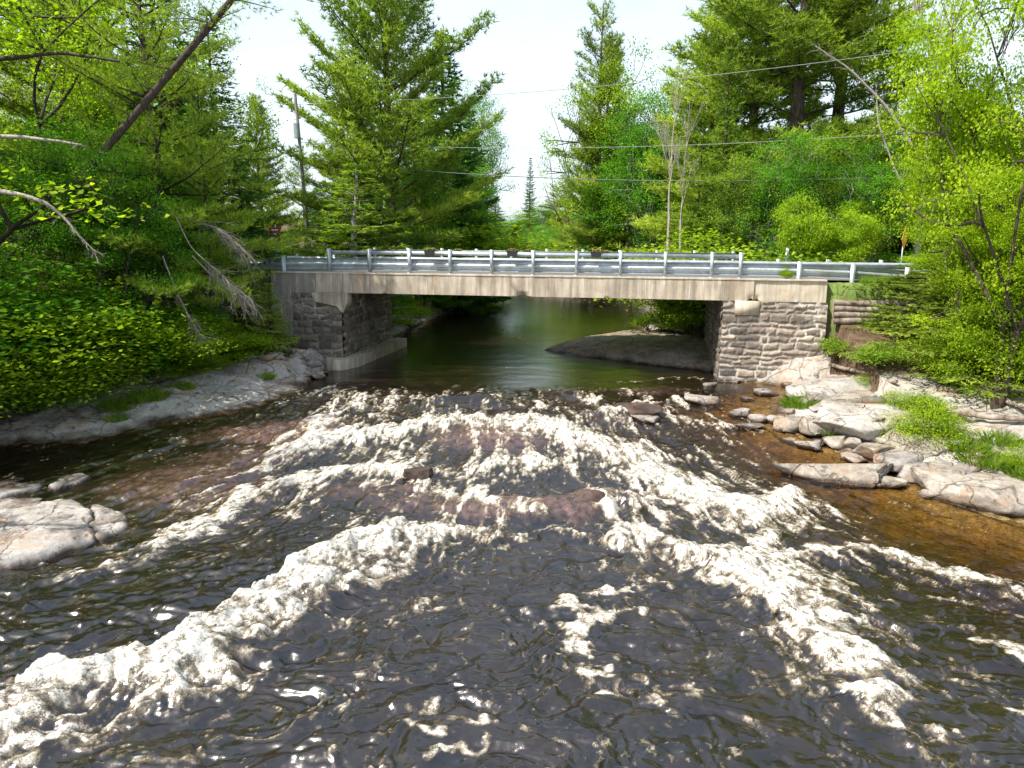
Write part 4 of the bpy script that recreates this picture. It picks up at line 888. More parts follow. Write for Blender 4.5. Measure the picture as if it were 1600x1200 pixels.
# ------------------------------------------------------------------ prototypes (height used for scaling)
PR = {}
def proto(key, v, H, name, cat, leafm, barkm, **k):
    t = v.make(name, name, cat, leafm, barkm, **k)
    Q = np.vstack(v.LV) if v.LV else np.vstack(v.tr.V)
    PR[key] = [t, float(np.percentile(Q[:, 2], 99.8)), False, float(np.percentile(np.hypot(Q[:, 0], Q[:, 1]), 93))]; return t
proto('pineA', pine(1, 20, 6.5, .2, .8, .5, .32, .95, .30, .05, low=.95, gaps=.12, pwr=.42), 20, 'white_pine', 'pine tree', M['pine'], M['bark'])
proto('pineB', pine(2, 16, 3.4, .05, .40, .15, .22, 1.2, .27, .045, low=.9, gaps=.03), 16, 'white_pine', 'pine tree', M['pine'], M['bark'])
proto('pineC', pine(3, 22, 5.5, .14, .62, .05, .36, 1.2, .30, .05, low=.85), 22, 'white_pine', 'pine tree', M['pine_gold'], M['bark'])
proto('pineD', pine(4, 18, 4.2, .15, .75, .1, .25, 1.0, .28, .042, gaps=.2, pwr=.55), 18, 'white_pine', 'pine tree', M['pine'], M['bark'])
proto('pineE', pine(5, 14, 5.6, .1, .5, -.1, .26, 1.35, .2, .024, low=1.0, gaps=.05, droop=.3), 14, 'white_pine', 'pine tree', M['pine_gold'], M['bark'])
proto('spruceA', spruce(11, 14, 2.5), 14, 'spruce', 'spruce tree', M['spruce'], M['bark'])
proto('spruceB', spruce(12, 11, 2.9, .02, .36, .2, .18, .07, 0, .6), 11, 'spruce', 'spruce tree', M['fir'], M['bark'])
proto('spruceD', spruce(13, 9, 2.6, .05, .36, .16, .18, .065, .45, .6), 9, 'spruce', 'spruce tree', M['fir'], M['bark_grey'])
proto('cedar', spruce(14, 13, 2.9, .0, .3, .2, .2, .08, 0, .5), 13, 'cedar', 'cedar tree', M['spruce'], M['bark'])
proto('hemlock', spruce(15, 6, 2.6, .0, .22, .12, .12, .05, 0, .65), 6, 'hemlock', 'hemlock tree', M['fir'], M['bark'])
proto('mapleA', broad(21, 12, 3.8, .2, .15, 80, .2, levels=4, clus=.48), 12, 'maple_tree', 'maple tree', M['maple'], M['bark'])
proto('mapleB', broad(22, 10, 3.2, .12, .14, 80, .15, stems=3, levels=4, clus=.42), 10, 'maple_tree', 'maple tree', M['maple'], M['bark_grey'])
proto('mapleG', broad(23, 10, 3.6, .14, .095, 230, .15, stems=2, levels=4, clus=.42, flat=.35, tone=.55), 10, 'maple_tree', 'maple tree', M['maple_gold'], M['bark'])
proto('mapleD', broad(24, 9, 3.4, .14, .10, 130, .15, stems=2, levels=4, clus=.42, flat=.4, tone=.5), 9, 'maple_tree', 'maple tree', M['maple_deep'], M['bark'])
proto('sap', broad(25, 5, 1.5, .04, .13, 80, .35, stems=3, levels=3, clus=.35, flat=.35, tone=.6), 5, 'sapling', 'sapling', M['maple'], M['dead'])
proto('bushD', bushy(31, 1.9, 1.7, .075, 30, 110, .3), 1.9, 'leafy_shrub', 'shrub', M['maple_deep'], M['bark'])
proto('bushD2', bushy(32, 2.4, 1.5, .075, 30, 110, .25, .45), 2.4, 'leafy_shrub', 'shrub', M['maple_deep'], M['bark'])
proto('bushG', bushy(33, 1.7, 1.2, .085, 26, 50, .3, .6, .3), 1.5, 'leafy_shrub', 'shrub', M['maple_gold'], M['bark'])
proto('bushF', bushy(34, 1.7, 1.0, .06, 26, 50, .5, .55, .26), 1.6, 'fine_leaved_shrub', 'shrub', M['maple_gold'], M['bark'])
proto('deadA', dead(41, 11, .11, .45, 4), 11, 'dead_birch', 'dead tree', None, M['dead'])
proto('deadB', dead(42, 13, .2, .6, 4), 13, 'dead_pine', 'dead tree', None, M['dead'])
proto('grassA', grassy(51, 700, .6, .6, .022), .5, 'grass_clump', 'grass', M['grass'], None, crownn='blades')
proto('grassB', grassy(52, 380, .35, .4, .018), .4, 'grass_clump', 'grass', M['grass'], None, crownn='blades')
def place(key, x, y, z, H, lab, cat=None, rz=None, wide=1.0, group=None, leaf=None, name=None, tilt=(0, 0)):
    P = PR[key]; src = P[0]
    if not P[2]: o = src; P[2] = True; kids = list(src.children)
    else:
        o = src.copy(); C.objects.link(o); kids = []
        for ch in src.children:
            c = ch.copy(); C.objects.link(c); c.parent = o; kids.append(c)
    o.location = (x, y, z); s = H/P[1]; o.scale = (s*wide, s*wide, s); o.rotation_euler = (tilt[0], tilt[1], random.uniform(0, 6.28) if rz is None else rz)
    o['label'] = lab
    if cat: o['category'] = cat
    if name: o.name = name
    if group: o['group'] = group
    elif 'group' in o: del o['group']
    if leaf:
        for c in kids:
            if c.name.startswith(('crown', 'blades')):
                c.material_slots[0].link = 'OBJECT'; c.material_slots[0].material = M[leaf]
    return o
def T(key, px, Y, top, lab, wide=1.0, sink=.1, hw=None, **k):
    c = D(px, top, Y)
    while Y > 38 and terrain(np.array([c[0]]), np.array([c[1]]))[1][0] < .6 and Y < 110: Y += 1.5; c = D(px, top, Y)
    g = gz(c[0], c[1])
    if hw: wide = hw*Y/F_/(PR[key][3]*(c[2]-g)/PR[key][1])
    return place(key, c[0], c[1], g-sink, c[2]-g, lab, wide=wide, **k)
# --- behind the bridge, left of the gap
T('pineA', 600, 50, -130, 'towering white pine with fanning upper limbs behind the left half of the bridge', 1.05, rz=.4, hw=150)
T('pineB', 545, 46, 130, 'bushy light green pine in front of the towering pine, left of its trunk', 1.25, hw=85)
T('cedar', 690, 55, 55, 'tall dark evergreen right of the towering pine, over the pool', 1.25, hw=88)
T('cedar', 735, 60, 175, 'dark evergreen at the edge of the open sky, left of the gap', 1.3, hw=52)
T('mapleB', 715, 52, 250, 'deep green maple hanging over the dark pool behind the bridge', 1.0, leaf='maple_deep', hw=60)
T('mapleB', 655, 47, 205, 'slim bright maple against the dark evergreens, behind the bridge', .7, hw=48)
T('mapleD', 740, 62, 130, 'deep green maple mixed into the right side of the dark evergreens', 1.0, hw=50)
T('spruceD', 549, 42, 255, 'young spruce with bare dead lower branches and a pale trunk, just behind the left rail', 1.0, hw=80)
place('bushD', -8.1, 44.5, .3, 2.3, 'bright green bush on the shore seen under the bridge, beside the left abutment', 'shrub', leaf='maple')
place('bushD', -7.3, 49.5, .2, 2.0, 'second green bush on the pool shore under the bridge, further upstream', 'shrub', leaf='maple')
T('pineD', 470, 70, 235, 'thin distant pine behind the utility pole', 1.0, hw=28)
T('mapleA', 430, 62, 265, 'pale roadside maple behind the yield sign', 1.1, hw=45)
T('mapleB', 500, 60, 290, 'small roadside maple right of the utility pole', 1.2, hw=28)
T('spruceB', 455, 50, 340, 'young fir beside the side road, left of the utility pole base', .9, hw=30)
T('bushG', 472, 46, 385, 'yellow-green bush behind the left end of the guardrail', 1.5, leaf='fir')
T('pineB', 400, 58, 150, 'hazy pine behind the left bank spruce, left of the pole', 1.2, hw=45)
for px, Y, top, k, w, lf, lb in ((645, 66, 150, 'spruceA', 1.3, None, 'dark spruce hidden deep behind the towering pine'), (760, 75, 290, 'spruceA', 1.2, None, 'small dark spruce at the foot of the sky gap, left side'),
        (700, 48, 330, 'bushD', 1.5, None, 'leafy bank shrub at the pool edge under the dark evergreens'), (755, 66, 375, 'bushD2', 1.6, None, 'leafy shrub at the far left shore of the pool')):
    T(k, px, Y, top, lb, w, leaf=lf, hw={'spruceA': 45, 'mapleB': 62, 'mapleA': 70, 'pineB': 75, 'pineD': 60, 'spruceB': 50, 'sap': 40}.get(k))
# overhanging shrubs along left pool shore
for i, (x, y, hh) in enumerate(((-8.3, 46, 2.8), (-7.6, 51, 3.2), (-6.6, 56, 3.2), (-5.9, 62, 3.6), (-4.8, 69, 3.4))):
    place('cedar' if i % 2 else 'bushD2', x-.6, y, max(gz(x-.6, y), .1), hh, 'low dark evergreen shrub leaning over the left shore of the pool behind the bridge' if i % 2 else 'dark leafy shrub on the left shore of the pool behind the bridge', 'shrub', wide=1.8 if i % 2 else 1.1, group='shrubs on the pool shore', name='shore_shrub')
# --- sky gap: far trees
far = [(775, 150, 318, 'spruceA', 'small far spruce at the left of the sky gap'), (829, 125, 247, 'spruceA', 'lone narrow spruce standing tall in the sky gap'), (800, 150, 322, 'mapleA', 'far pale maple at the foot of the sky gap'),
       (850, 140, 305, 'mapleA', 'far maple right of the lone spruce'), (818, 130, 335, 'mapleB', 'far low maple in front of the lone spruce'), (872, 110, 290, 'pineD', 'far thin pine right of the lone spruce'), (785, 120, 345, 'mapleB', 'far rounded maple left of the lone spruce'),
       (905, 120, 280, 'mapleA', 'far maple behind the river bend'), (745, 130, 310, 'spruceA', 'far spruce behind the left evergreens'), (840, 105, 350, 'mapleB', 'rounded tree on the far river bank'), (790, 100, 362, 'bushG', 'pale bush on the far river bank'), (860, 92, 355, 'mapleB', 'yellow-green tree at the river bend'),
       (765, 118, 328, 'mapleA', 'far broad maple under the left evergreens'), (808, 112, 348, 'pineB', 'far young pine left of the lone spruce foot'), (832, 118, 326, 'mapleA', 'far broad maple at the foot of the lone spruce'), (862, 118, 318, 'mapleB', 'far tall maple right of the gap'),
       (750, 104, 352, 'mapleB', 'low far maple near the left evergreens'), (846, 98, 366, 'bushG', 'bright low bush by the river bend'), (815, 96, 370, 'mapleB', 'low leafy tree on the far bank below the gap'), (778, 96, 368, 'mapleA', 'low spreading maple on the far bank, left in the gap')]
for px, Y, top, k, lb in far: T(k, px, Y, top, lb, hw=14 if 'lone narrow' in lb else 30)
# --- behind the bridge, right
T('pineD', 945, 66, 2, 'ragged open white pine standing highest right of the sky gap', 1.25, leaf='pine', hw=66)
T('pineB', 955, 69, 55, 'dense pine filling behind the ragged white pine', hw=58, leaf='pine')
T('mapleA', 985, 56, 65, 'tall full maple right of the sky gap, behind the bridge middle', 1.15, hw=92)
T('mapleA', 925, 62, 170, 'rounded maple leaning into the sky gap', 1.15, hw=62)
T('mapleB', 1020, 52, 150, 'forked maple with dark trunks behind the pale dead birches', 1.0, hw=75)
T('pineE', 885, 72, 290, 'low yellow-green pine right of the river bend', .8, hw=42)
T('pineE', 915, 60, 340, 'low spreading golden pine on the right shore behind the bridge', .9, hw=70)
T('mapleB', 985, 50, 250, 'lower maple behind the bridge rail, left of the dead birches', 1.0, hw=75)
T('deadA', 1057, 46, 100, 'pale dead birch with bare branches behind the bridge, left one of the pair', .75, hw=25)
T('deadA', 1075, 45.5, 150, 'pale dead birch behind the bridge, right one of the pair', .6, hw=22)
T('spruceA', 1140, 49, 75, 'tall narrow dark spruce right of the dead birches', 1.0, leaf='fir', hw=52)
T('pineC', 1195, 58, -150, 'massive white pine with golden foliage, left of the twin dark trunks', 1.15, hw=120)
T('pineC', 1285, 52, -260, 'massive dark-trunked white pine reaching past the top, right of centre', 1.05, leaf='pine', hw=160)
T('pineC', 1345, 54, -230, 'massive white pine close right of the other dark-trunked pine', 1.0, hw=140)
T('pineB', 1130, 62, -40, 'broad golden pine left of the massive pines', 1.3, leaf='pine_gold', rz=1)
T('mapleA', 900, 70, 120, 'pale full maple at the right rim of the sky gap', hw=55)
T('mapleA', 970, 60, 90, 'full maple in front of the ragged white pine', hw=85, rz=2)
T('mapleB', 1030, 58, 130, 'slender maple between the full maple and dead birches', hw=60)
T('pineD', 1120, 70, 60, 'paler pine behind the narrow spruce', 1.3, hw=60)
T('deadB', 1482, 46, -60, 'tall bare reddish pine trunk forking against the sky at upper right', 1.0, leaf=None, hw=50)
for px, Y, top, k, w, lf, lb in ((1235, 45, 205, 'mapleB', 1.0, None, 'bright maple behind the right end of the bridge'), (1300, 46, 190, 'mapleA', .9, None, 'full bright maple behind the right guardrail'), (1370, 44, 215, 'mapleB', 1.1, None, 'maple in front of the leaning dead birch'),
        (1180, 46, 240, 'mapleB', 1.0, 'fir', 'dense olive tree right of the narrow spruce'), (1100, 50, 215, 'spruceB', 1.0, None, 'young fir behind the dead birches'), (1430, 50, 200, 'mapleA', 1.0, None, 'maple behind the orange diamond sign'),
        (1265, 60, 140, 'pineB', 1.3, None, 'bushy pine filling between the massive pines'), (1410, 64, 90, 'pineD', 1.2, None, 'thin pine against the pale sky at upper right'), (1540, 60, 120, 'pineB', 1.2, None, 'distant pine behind the yellow maple'), (1480, 58, 160, 'mapleB', 1.2, None, 'far maple under the bare forked trunk'),
        (1200, 41, 375, 'bushG', 1.3, None, 'yellow-green bush behind the rail at the right end of the bridge'), (1110, 43, 360, 'bushD', 1.3, 'maple', 'low bush behind the rail near the dead birches'), (960, 48, 372, 'bushD', 1.3, 'maple', 'low bush at the pool edge behind the rail'),
        (1330, 41, 330, 'sap', 1.1, None, 'thin-stemmed sapling behind the right guardrail, nearer the bridge'), (1262, 41, 300, 'sap', 1.1, None, 'thin-stemmed sapling behind the small bush on the parapet'), (1360, 43, 310, 'sap', .8, None, 'thin-stemmed sapling just left of the orange sign')):
    T(k, px, Y, top, lb, w, leaf=lf, hw={'spruceA': 45, 'mapleB': 62, 'mapleA': 70, 'pineB': 75, 'pineD': 60, 'spruceB': 50, 'sap': 40}.get(k))
for i, (px, Y, top) in enumerate(((1035, 42, 478), (1075, 42, 470), (1100, 40, 476), (1012, 43.5, 490), (1060, 46, 440), (1105, 46, 455))):
    c = D(px, top, Y); place('bushG' if i != 1 else 'bushD', c[0], c[1], .75, c[2]-.75, 'bright green bush growing on the whale-backed rock behind the bridge', 'shrub', wide=1.0, group='bushes behind the whale-backed rock', leaf='maple' if i == 1 else None)
# forest fill behind (both sides)
rs = np.random.RandomState(9); keys = ['spruceA', 'mapleA', 'pineB', 'mapleB', 'pineD', 'pineC', 'cedar']
for i in range(60):
    side = -1 if i % 2 else 1; Y = rs.uniform(62, 125)
    x = (-rs.uniform(.42, .95) if side < 0 else rs.uniform(.12, .95))*Y
    if side > 0 and x < 17+.05*Y: continue
    k = keys[rs.randint(len(keys))]; hgt = rs.uniform(13, 21) if side < 0 else rs.uniform(9, 13)
    place(k, x, Y, gz(x, Y)-.2, hgt, {'spruceA': 'dark spruce', 'mapleA': 'full maple', 'pineB': 'bushy pine', 'mapleB': 'forked maple', 'pineD': 'thin ragged pine', 'pineC': 'broad golden pine', 'cedar': 'dark cedar'}[k]+(' in the forest far behind the left bank' if side < 0 else ' in the forest far behind the right bank'), wide=1.15, group='forest trees far behind the '+('left' if side < 0 else 'right')+' bank')
# --- left bank foreground
T('pineE', 205, 30, -120, 'large white pine on the left bank whose yellow-green boughs reach towards the river', 1.0, rz=.2, hw=185)
T('spruceA', 325, 36, 20, 'tall dark spruce at the river end of the left woods', hw=75)
T('pineE', 305, 31, 120, 'pine with soft drooping golden boughs in front of the dark spruce, left bank', .62, rz=2, hw=88)
T('spruceA', 372, 37, 230, 'smaller dark spruce beside the left wing wall', 1.5, hw=42)
T('mapleA', 160, 34, -60, 'green maple high at the upper left behind the big pine', 1.2, hw=150)
T('mapleA', 20, 30, -120, 'light green maple filling the top left corner', 1.2, hw=180)
T('mapleD', 60, 28, 200, 'deep green maple on the left bank, leftmost', 1.0, hw=130)
T('mapleD', 150, 31, 170, 'deep green maple behind the bare curved branch', 1.0, hw=120)
T('mapleD', 250, 31, 260, 'deep green maple behind the hanging dead branches', .9, hw=95)
T('spruceB', 385, 33.2, 408, 'low fir boughs touching the left wing wall', 1.0, leaf='pine', hw=45)
T('hemlock', 418, 31.6, 440, 'dark hemlock covering the left end of the wing wall', hw=38, leaf='pine')
T('mapleD', 160, 27, 215, 'deep green maple hiding the foot of the leaning trunk', hw=115, rz=3)
T('pineA', 60, 40, -250, 'tall dark pine deep in the left woods', 1.0, hw=160)
T('mapleA', 300, 44, -40, 'tall maple deep in the left woods', 1.1, hw=110)
T('spruceA', 230, 40, -80, 'dark spruce deep in the left woods', 1.3, hw=110)
T('mapleA', 400, 48, 120, 'thin-leaved maple at the edge of the left woods, beside the pole', .8, hw=50)
bl = [(-40, 24.5, 390), (30, 26, 400), (100, 27, 420), (20, 24, 470), (90, 25.5, 480), (150, 27, 455), (200, 28.5, 440), (250, 28.5, 470), (300, 29.5, 470), (340, 30, 500), (180, 26.8, 520), (120, 25.2, 535), (40, 23.8, 540), (-30, 23.5, 500), (230, 27.5, 530), (285, 28, 540), (-30, 23, 560), (330, 29, 545), (380, 31, 520), (70, 24.3, 575)]
pos = ['at the far left edge', 'near the left edge', 'below the bare curved branch', 'left of the dead twigs', 'under the dead twigs', 'right of the dead twigs']
for i, (px, Y, top) in enumerate(bl):
    T('bushD' if i % 2 else 'bushD2', px, Y, top, 'layered deep green shrub '+pos[min(5, max(0, int((px+40)/75)))]+(', upper row' if top < 500 else ', lower row above the rock ledge'), 1.25 if i % 2 else 1.5, group='layered shrubs on the left bank', leaf='maple' if i in (2, 7, 15) else 'fir' if i in (4, 10, 13, 17) else None)
for i, (x, y) in enumerate(((-24, 20), (-28, 13), (-26, 24), (-29, 6), (-21, 26))):
    place(['pineB', 'mapleA', 'spruceA'][i % 3], x, y, gz(x, y)-.2, rs.uniform(17, 21), 'tall tree of the left woods standing beyond the left edge of the view', wide=1.2, group='trees beyond the left edge')
for px, py, k, H_, lb in ((1425, 690, 'bushF', .7, 'tiny airy shrub rooted between the brown ledge boulders'), (1395, 640, 'bushF', .8, 'airy shrub on the pale ledge right of the white-topped rocks'), (1480, 690, 'bushF', 1.1, 'airy shrub above the layered boulder'),
        (1345, 605, 'bushF', .6, 'small shrub on the rocks below the log wall'), (1440, 650, 'bushG', .9, 'lime leafy shrub among the upper boulders of the right bank'),
        (1310, 560, 'bushG', .9, 'small yellow shrub growing at the corner of the stone abutment'), (1375, 575, 'bushG', 1.1, 'lime shrub on the brown soil under the log wall'), (1590, 730, 'bushF', .8, 'airy shrub at the right edge among the grass clumps')):
    q = hit(px, py); place(k, q[0], q[1], q[2]-.03, H_, lb)
# leaning trunk across the top left
v = Veg(61); A = D(-10, 440, 27); B = D(240, 145, 27); Cc = D(362, 0, 27); Dd = D(450, -110, 27)
tt = np.linspace(0, 1, 16)[:, None]; kx = np.array([np.interp(tt[:, 0]*3, [0, 1.6, 2.4, 3], [q[c] for q in (A, B, Cc, Dd)]) for c in range(3)]).T
v.trunk(kx-A, np.linspace(.15, .1, 16), 10); rsl = v.rs
for i in range(16):
    f = rsl.uniform(.5, 1); p = kx[int(f*15)]-A; d = unit(np.array([rsl.randn(), rsl.randn()*.8, .15])); pts = [p]
    for q in range(4): d = unit(d+rsl.randn(3)*.12); pts.append(pts[-1]+d*rsl.uniform(.3, .5))
    v.poly(pts, np.linspace(.035, .008, 5)); tp = np.vstack([np.array(pts[1:])+rsl.randn(4, 3)*.16 for _ in range(10)]); v.needles(tp, np.repeat([unit(d+[0, 0, .4])], len(tp), 0), 9, .18, .018, np.full(len(tp), .45))
t = v.make('leaning_pine', 'pine with a dark leaning trunk slanting across the upper left', 'pine tree', M['pine'], M['bark']); t.location = A
# bare curved branch on the far left, and the hanging dead boughs
def px_branch(name, lab, pts, rads, seed, twn, twl, mat, cat='dead branch', down=.3):
    v = Veg(seed); rs = v.rs; P = np.array([D(*q) for q in pts]); n = 26; k = np.linspace(0, len(P)-1, n); Q = np.array([np.interp(k, np.arange(len(P)), P[:, c]) for c in range(3)]).T
    for _ in range(2): Q[1:-1] = (Q[:-2]+2*Q[1:-1]+Q[2:])/4
    o = Q[0].copy(); Q = Q-o+np.cumsum(rs.randn(n, 3)*.006, 0); v.trunk(Q, np.interp(np.arange(n), np.linspace(0, n-1, len(rads)), rads), 8)
    for i in range(twn):
        a = int(n*(.3+.7*rs.rand()**.7)) ; a = min(a, n-2); d = unit(Q[a+1]-Q[a]+rs.randn(3)*.05); d = unit(d+unit(np.cross(d, rs.randn(3)))*rs.uniform(.2, .7)+np.array([0, 0, -down*.4])); pts_ = [Q[a]]; l = twl*rs.uniform(.4, 1.1)
        for q in range(4): d = unit(d+rs.randn(3)*.12+np.array([0, 0, -down*.12])); pts_.append(pts_[-1]+d*l/4)
        v.poly(pts_, np.linspace(.012, .004, 5))
        for q in range(5):
            s0 = pts_[rs.randint(1, 5)]; d3 = unit(d+rs.randn(3)*.45); e = s0+d3*l*.3; v.seg.append((s0, e, .006, .003)); v.seg.append((e, e+unit(d3+rs.randn(3)*.4)*l*.15, .004, .002))
    t = v.make(name, lab, cat, None, mat, trunkn='wood'); t.location = o; return t
px_branch('bare_branch', 'pale bare branch curving down from the left edge, ending in fine twigs', [(-60, 292, 23), (30, 303, 23), (75, 318, 23), (105, 345, 23), (125, 370, 23), (150, 395, 23)], [.09, .07, .05, .03, .015], 71, 16, .5, M['dead'])
px_branch('bare_branch', 'pale straight bare branch sticking in from the left edge, high among the leaves', [(-60, 212, 24), (40, 214, 24), (130, 226, 24)], [.08, .06, .03], 72, 3, .4, M['dead'])
px_branch('dark_branch', 'dark bare limb arching out at the upper left', [(-60, 105, 26), (0, 92, 26), (90, 82, 26), (185, 95, 26)], [.09, .08, .06, .04], 73, 4, .4, M['bark'])
for i, (pts, n, l, lb) in enumerate((([(275, 340, 27), (300, 390, 27), (345, 430, 26.8), (385, 475, 26.6)], 46, 1.0, 'spray of pale dead twigs hanging over the left bank, uppermost and widest'),
    ([(255, 400, 26.8), (275, 450, 26.6), (295, 490, 26.4), (320, 530, 26.3)], 34, .7, 'spray of pale dead twigs hanging lowest over the left bank'),
    ([(240, 330, 28), (290, 340, 28), (350, 360, 28), (390, 400, 28)], 40, 1.0, 'tangle of brownish dead twigs above the hanging sprays, left bank'),
    ([(300, 400, 27), (330, 430, 27), (370, 450, 27), (395, 470, 27)], 34, .8, 'spray of grey dead twigs pointing at the left wing wall'))):
    px_branch('dead_bough', lb, pts, [.024, .018, .01], 80+i, n, l, M['twig'], down=.9)
px_branch('driftwood', 'tangle of dry driftwood twigs at the foot of the left bank, at the left edge', [(-20, 600, 23.3), (60, 605, 23.4), (130, 600, 24)], [.03, .02, .01], 88, 50, .7, M['twig'])
px_branch('driftwood', 'heap of brown dry twigs on the rubble left of the left abutment', [(425, 480, 31.5), (450, 470, 31.5), (465, 480, 31.5)], [.02, .02, .01], 89, 50, .55, M['twig'])
# --- right bank foreground
T('mapleG', 1615, 27, 70, 'big sunlit yellow-green maple on the right bank, filling the right edge', 1.05, hw=140)
T('mapleG', 1680, 23, -250, 'yellow-green maple at the top right corner, nearest the viewer', 1.0, hw=200)
T('mapleG', 1520, 33, 190, 'yellow-green maple behind the big right maple, nearer the road', .9, hw=80)
T('hemlock', 1490, 27.5, 395, 'feathery hemlock in the shade of the big right maple', 1.15, hw=120)
T('hemlock', 1570, 25, 420, 'feathery hemlock at the right edge over the driftwood logs', 1.1, hw=120)
T('hemlock', 1430, 30, 420, 'sunlit young hemlock right of the log wall', .95, hw=85)
T('mapleD', 1640, 27, 330, 'shaded green maple low at the right edge', .9, hw=120)
T('spruceA', 1530, 34, 250, 'dark fir trunk and boughs behind the right maple', 1.0, hw=80)
T('mapleG', 1600, 24.5, 250, 'low yellow-green maple at the right edge in front of the big one', .9, hw=120)
T('mapleB', 1505, 31, 380, 'green maple between the log wall and the big right maple', .9, hw=75, leaf='maple_gold')
T('hemlock', 1385, 29.5, 470, 'small sunlit hemlock hiding the right end of the log wall', .9, hw=45)
T('hemlock', 1530, 26, 520, 'low feathery hemlock above the driftwood pile', .9, hw=80)
T('bushG', 1350, 28.6, 535, 'bright yellow-green shrub below the log wall', 1.0)
T('bushG', 1395, 27.3, 560, 'yellow-green shrub right below the log wall, lower slope', 1.1)
T('bushG', 1440, 27.0, 560, 'yellow-green shrub on the right bank under the sunlit hemlock', 1.1)
T('bushF', 1455, 21.6, 610, 'airy fine-leaved shrub standing on the right bank boulders', .95)
T('bushG', 1590, 25, 560, 'leafy shrub at the right edge above the driftwood logs', 1.1)
T('bushD', 1500, 25, 570, 'deep green shrub in the shade right of the boulders', 1.2, leaf='maple')
T('bushD2', 1560, 27, 520, 'deep green shrub under the right maple', 1.2, leaf='maple')
T('bushD', 1460, 28.5, 500, 'green shrub behind the sunlit hemlock', 1.2, leaf='maple')
T('bushD', 1620, 26, 480, 'green shrub at the right edge in the shade of the maple', 1.4, leaf='maple')
T('bushG', 1335, 29.4, 548, 'yellow-green shrub pressed against the corner of the right abutment', hw=42)
T('bushD', 1540, 24.5, 470, 'broad green shrub hiding the foot of the big right maple', hw=75, leaf='maple')
T('bushD2', 1590, 23.5, 400, 'tall green shrub at the right edge before the big maple', hw=75, leaf='maple')
T('sap', 1545, 25, 330, 'leafy sapling close to the trunk of the big right maple', hw=60)
T('bushF', 1310, 30.0, 495, 'small vine-like shrub climbing the corner of the right abutment', .5, leaf='maple')
c = bp(11.75, .25, 4.46); place('bushD', c[0], c[1], c[2]-.05, .62, 'small dark green bush growing on the parapet at the right end of the bridge', wide=.55, leaf='maple')
for px, py, s, k, lb in ((1262, 632, .6, 'grassA', 'tall bright clump of grass among the boulders at the right abutment'), (1248, 636, .45, 'grassA', 'grass clump leaning over the water edge by the right abutment'), (1322, 640, .5, 'grassB', 'small grass clump on the white-topped rocks'), (1298, 675, .45, 'grassB', 'small grass tuft between the blocky boulders'),
        (1540, 722, .55, 'grassA', 'large bright grass clump above the layered boulder'), (1612, 745, .5, 'grassA', 'bright grass clump at the right edge beside the layered boulder'), (1512, 700, .45, 'grassA', 'grass clump behind the layered boulder'), 
        (1560, 690, .45, 'grassA', 'grass clump under the driftwood log'),
        (190, 635, .5, 'grassA', 'bright green grass clump on the left rock ledge, left of its pair'), (232, 622, .5, 'grassA', 'bright green grass clump on the left rock ledge, right of its pair'), (180, 655, .3, 'grassB', 'tiny grass tuft below the pair on the left rock ledge'), (85, 615, .5, 'grassA', 'drooping green tuft at the top of the left rock ledge'), (285, 605, .35, 'grassB', 'small green tuft under the shrubs at the ledge top'), (415, 590, .3, 'grassB', 'small green tuft on the pale ledge near the bridge')):
    x, y = hit(px, py)[:2]; place(k, x, y, gz(x, y)-.02, s, lb)
# grass and low plants on the embankments, the top of the log wall and the banks: uncountable
def cover(name, lab, pts, mat, size, n, seed, hmax=.3, kind='leaf', cat='ground cover'):
    rs = np.random.RandomState(seed); V = Veg(seed)
    x, y = pts(rs, n); z = terrain(x, y)[0]; p = np.c_[x, y, z]; cl = fbm(x*.8, y*.8, s=seed, o=3); keep = cl > .42; p = p[keep]; cl = cl[keep]
    if kind == 'leaf': p[:, 2] += rs.rand(len(p))*hmax*(cl-.3)*2; V.leaves(p, size, .2+cl*.6, 1.2)
    else:
        nn = len(p); d = np.c_[rs.randn(nn, 2)*.35, np.ones(nn)]; V.needles(p, d, 2, hmax, size, cl, .25)
    o = mk(name, np.vstack(V.LV), [np.vstack(f) for f in V.LF.values()], M[mat], attrs=dict(tone=np.concatenate(V.LT))); return tag(o, lab, cat, kind='stuff')
def emb_pts(rs, n):
    u = np.where(rs.rand(n) < .65, rs.uniform(13.4, 24, n), rs.uniform(-22, -11.4, n)); v_ = np.where(rs.rand(n) < .75, rs.uniform(-.9, .35, n), rs.uniform(WD, WD+2, n)); P = np.array([0, 32.4])+u[:, None]*BU[:2]+v_[:, None]*BV[:2]; return P[:, 0], P[:, 1]
cover('roadside_grass', 'dry and green grass on the road verge above the log wall', emb_pts, 'grass', .02, 16000, 1, .28, 'needle', 'grass')
def bankpts(x0, x1, y0, y1, lo, hi):
    def f(rs, n):
        x = rs.uniform(x0, x1, n*3); y = rs.uniform(y0, y1, n*3); b = terrain(x, y)[1]; k = (b > lo) & (b < hi); return x[k][:n], y[k][:n]
    return f
cover('undergrowth', 'low leafy undergrowth on the left bank beneath the shrubs', bankpts(-30, -9, 22, 33, 4.6, 14), 'maple_deep', .13, 30000, 2, .7)
cover('undergrowth', 'low leafy undergrowth on the right bank slope beneath the trees', bankpts(12, 28, 17, 31.5, 5.2, 14), 'maple', .075, 42000, 3, .5)
cover('undergrowth', 'low leafy growth along the shores behind the bridge', bankpts(-25, 30, 40, 85, .6, 9), 'maple', .2, 30000, 4, .8)
cover('forest_floor_plants', 'low plants on the forest floor behind the road', bankpts(-45, 45, 41, 75, 3, 30), 'maple_deep', .25, 26000, 5, .8)
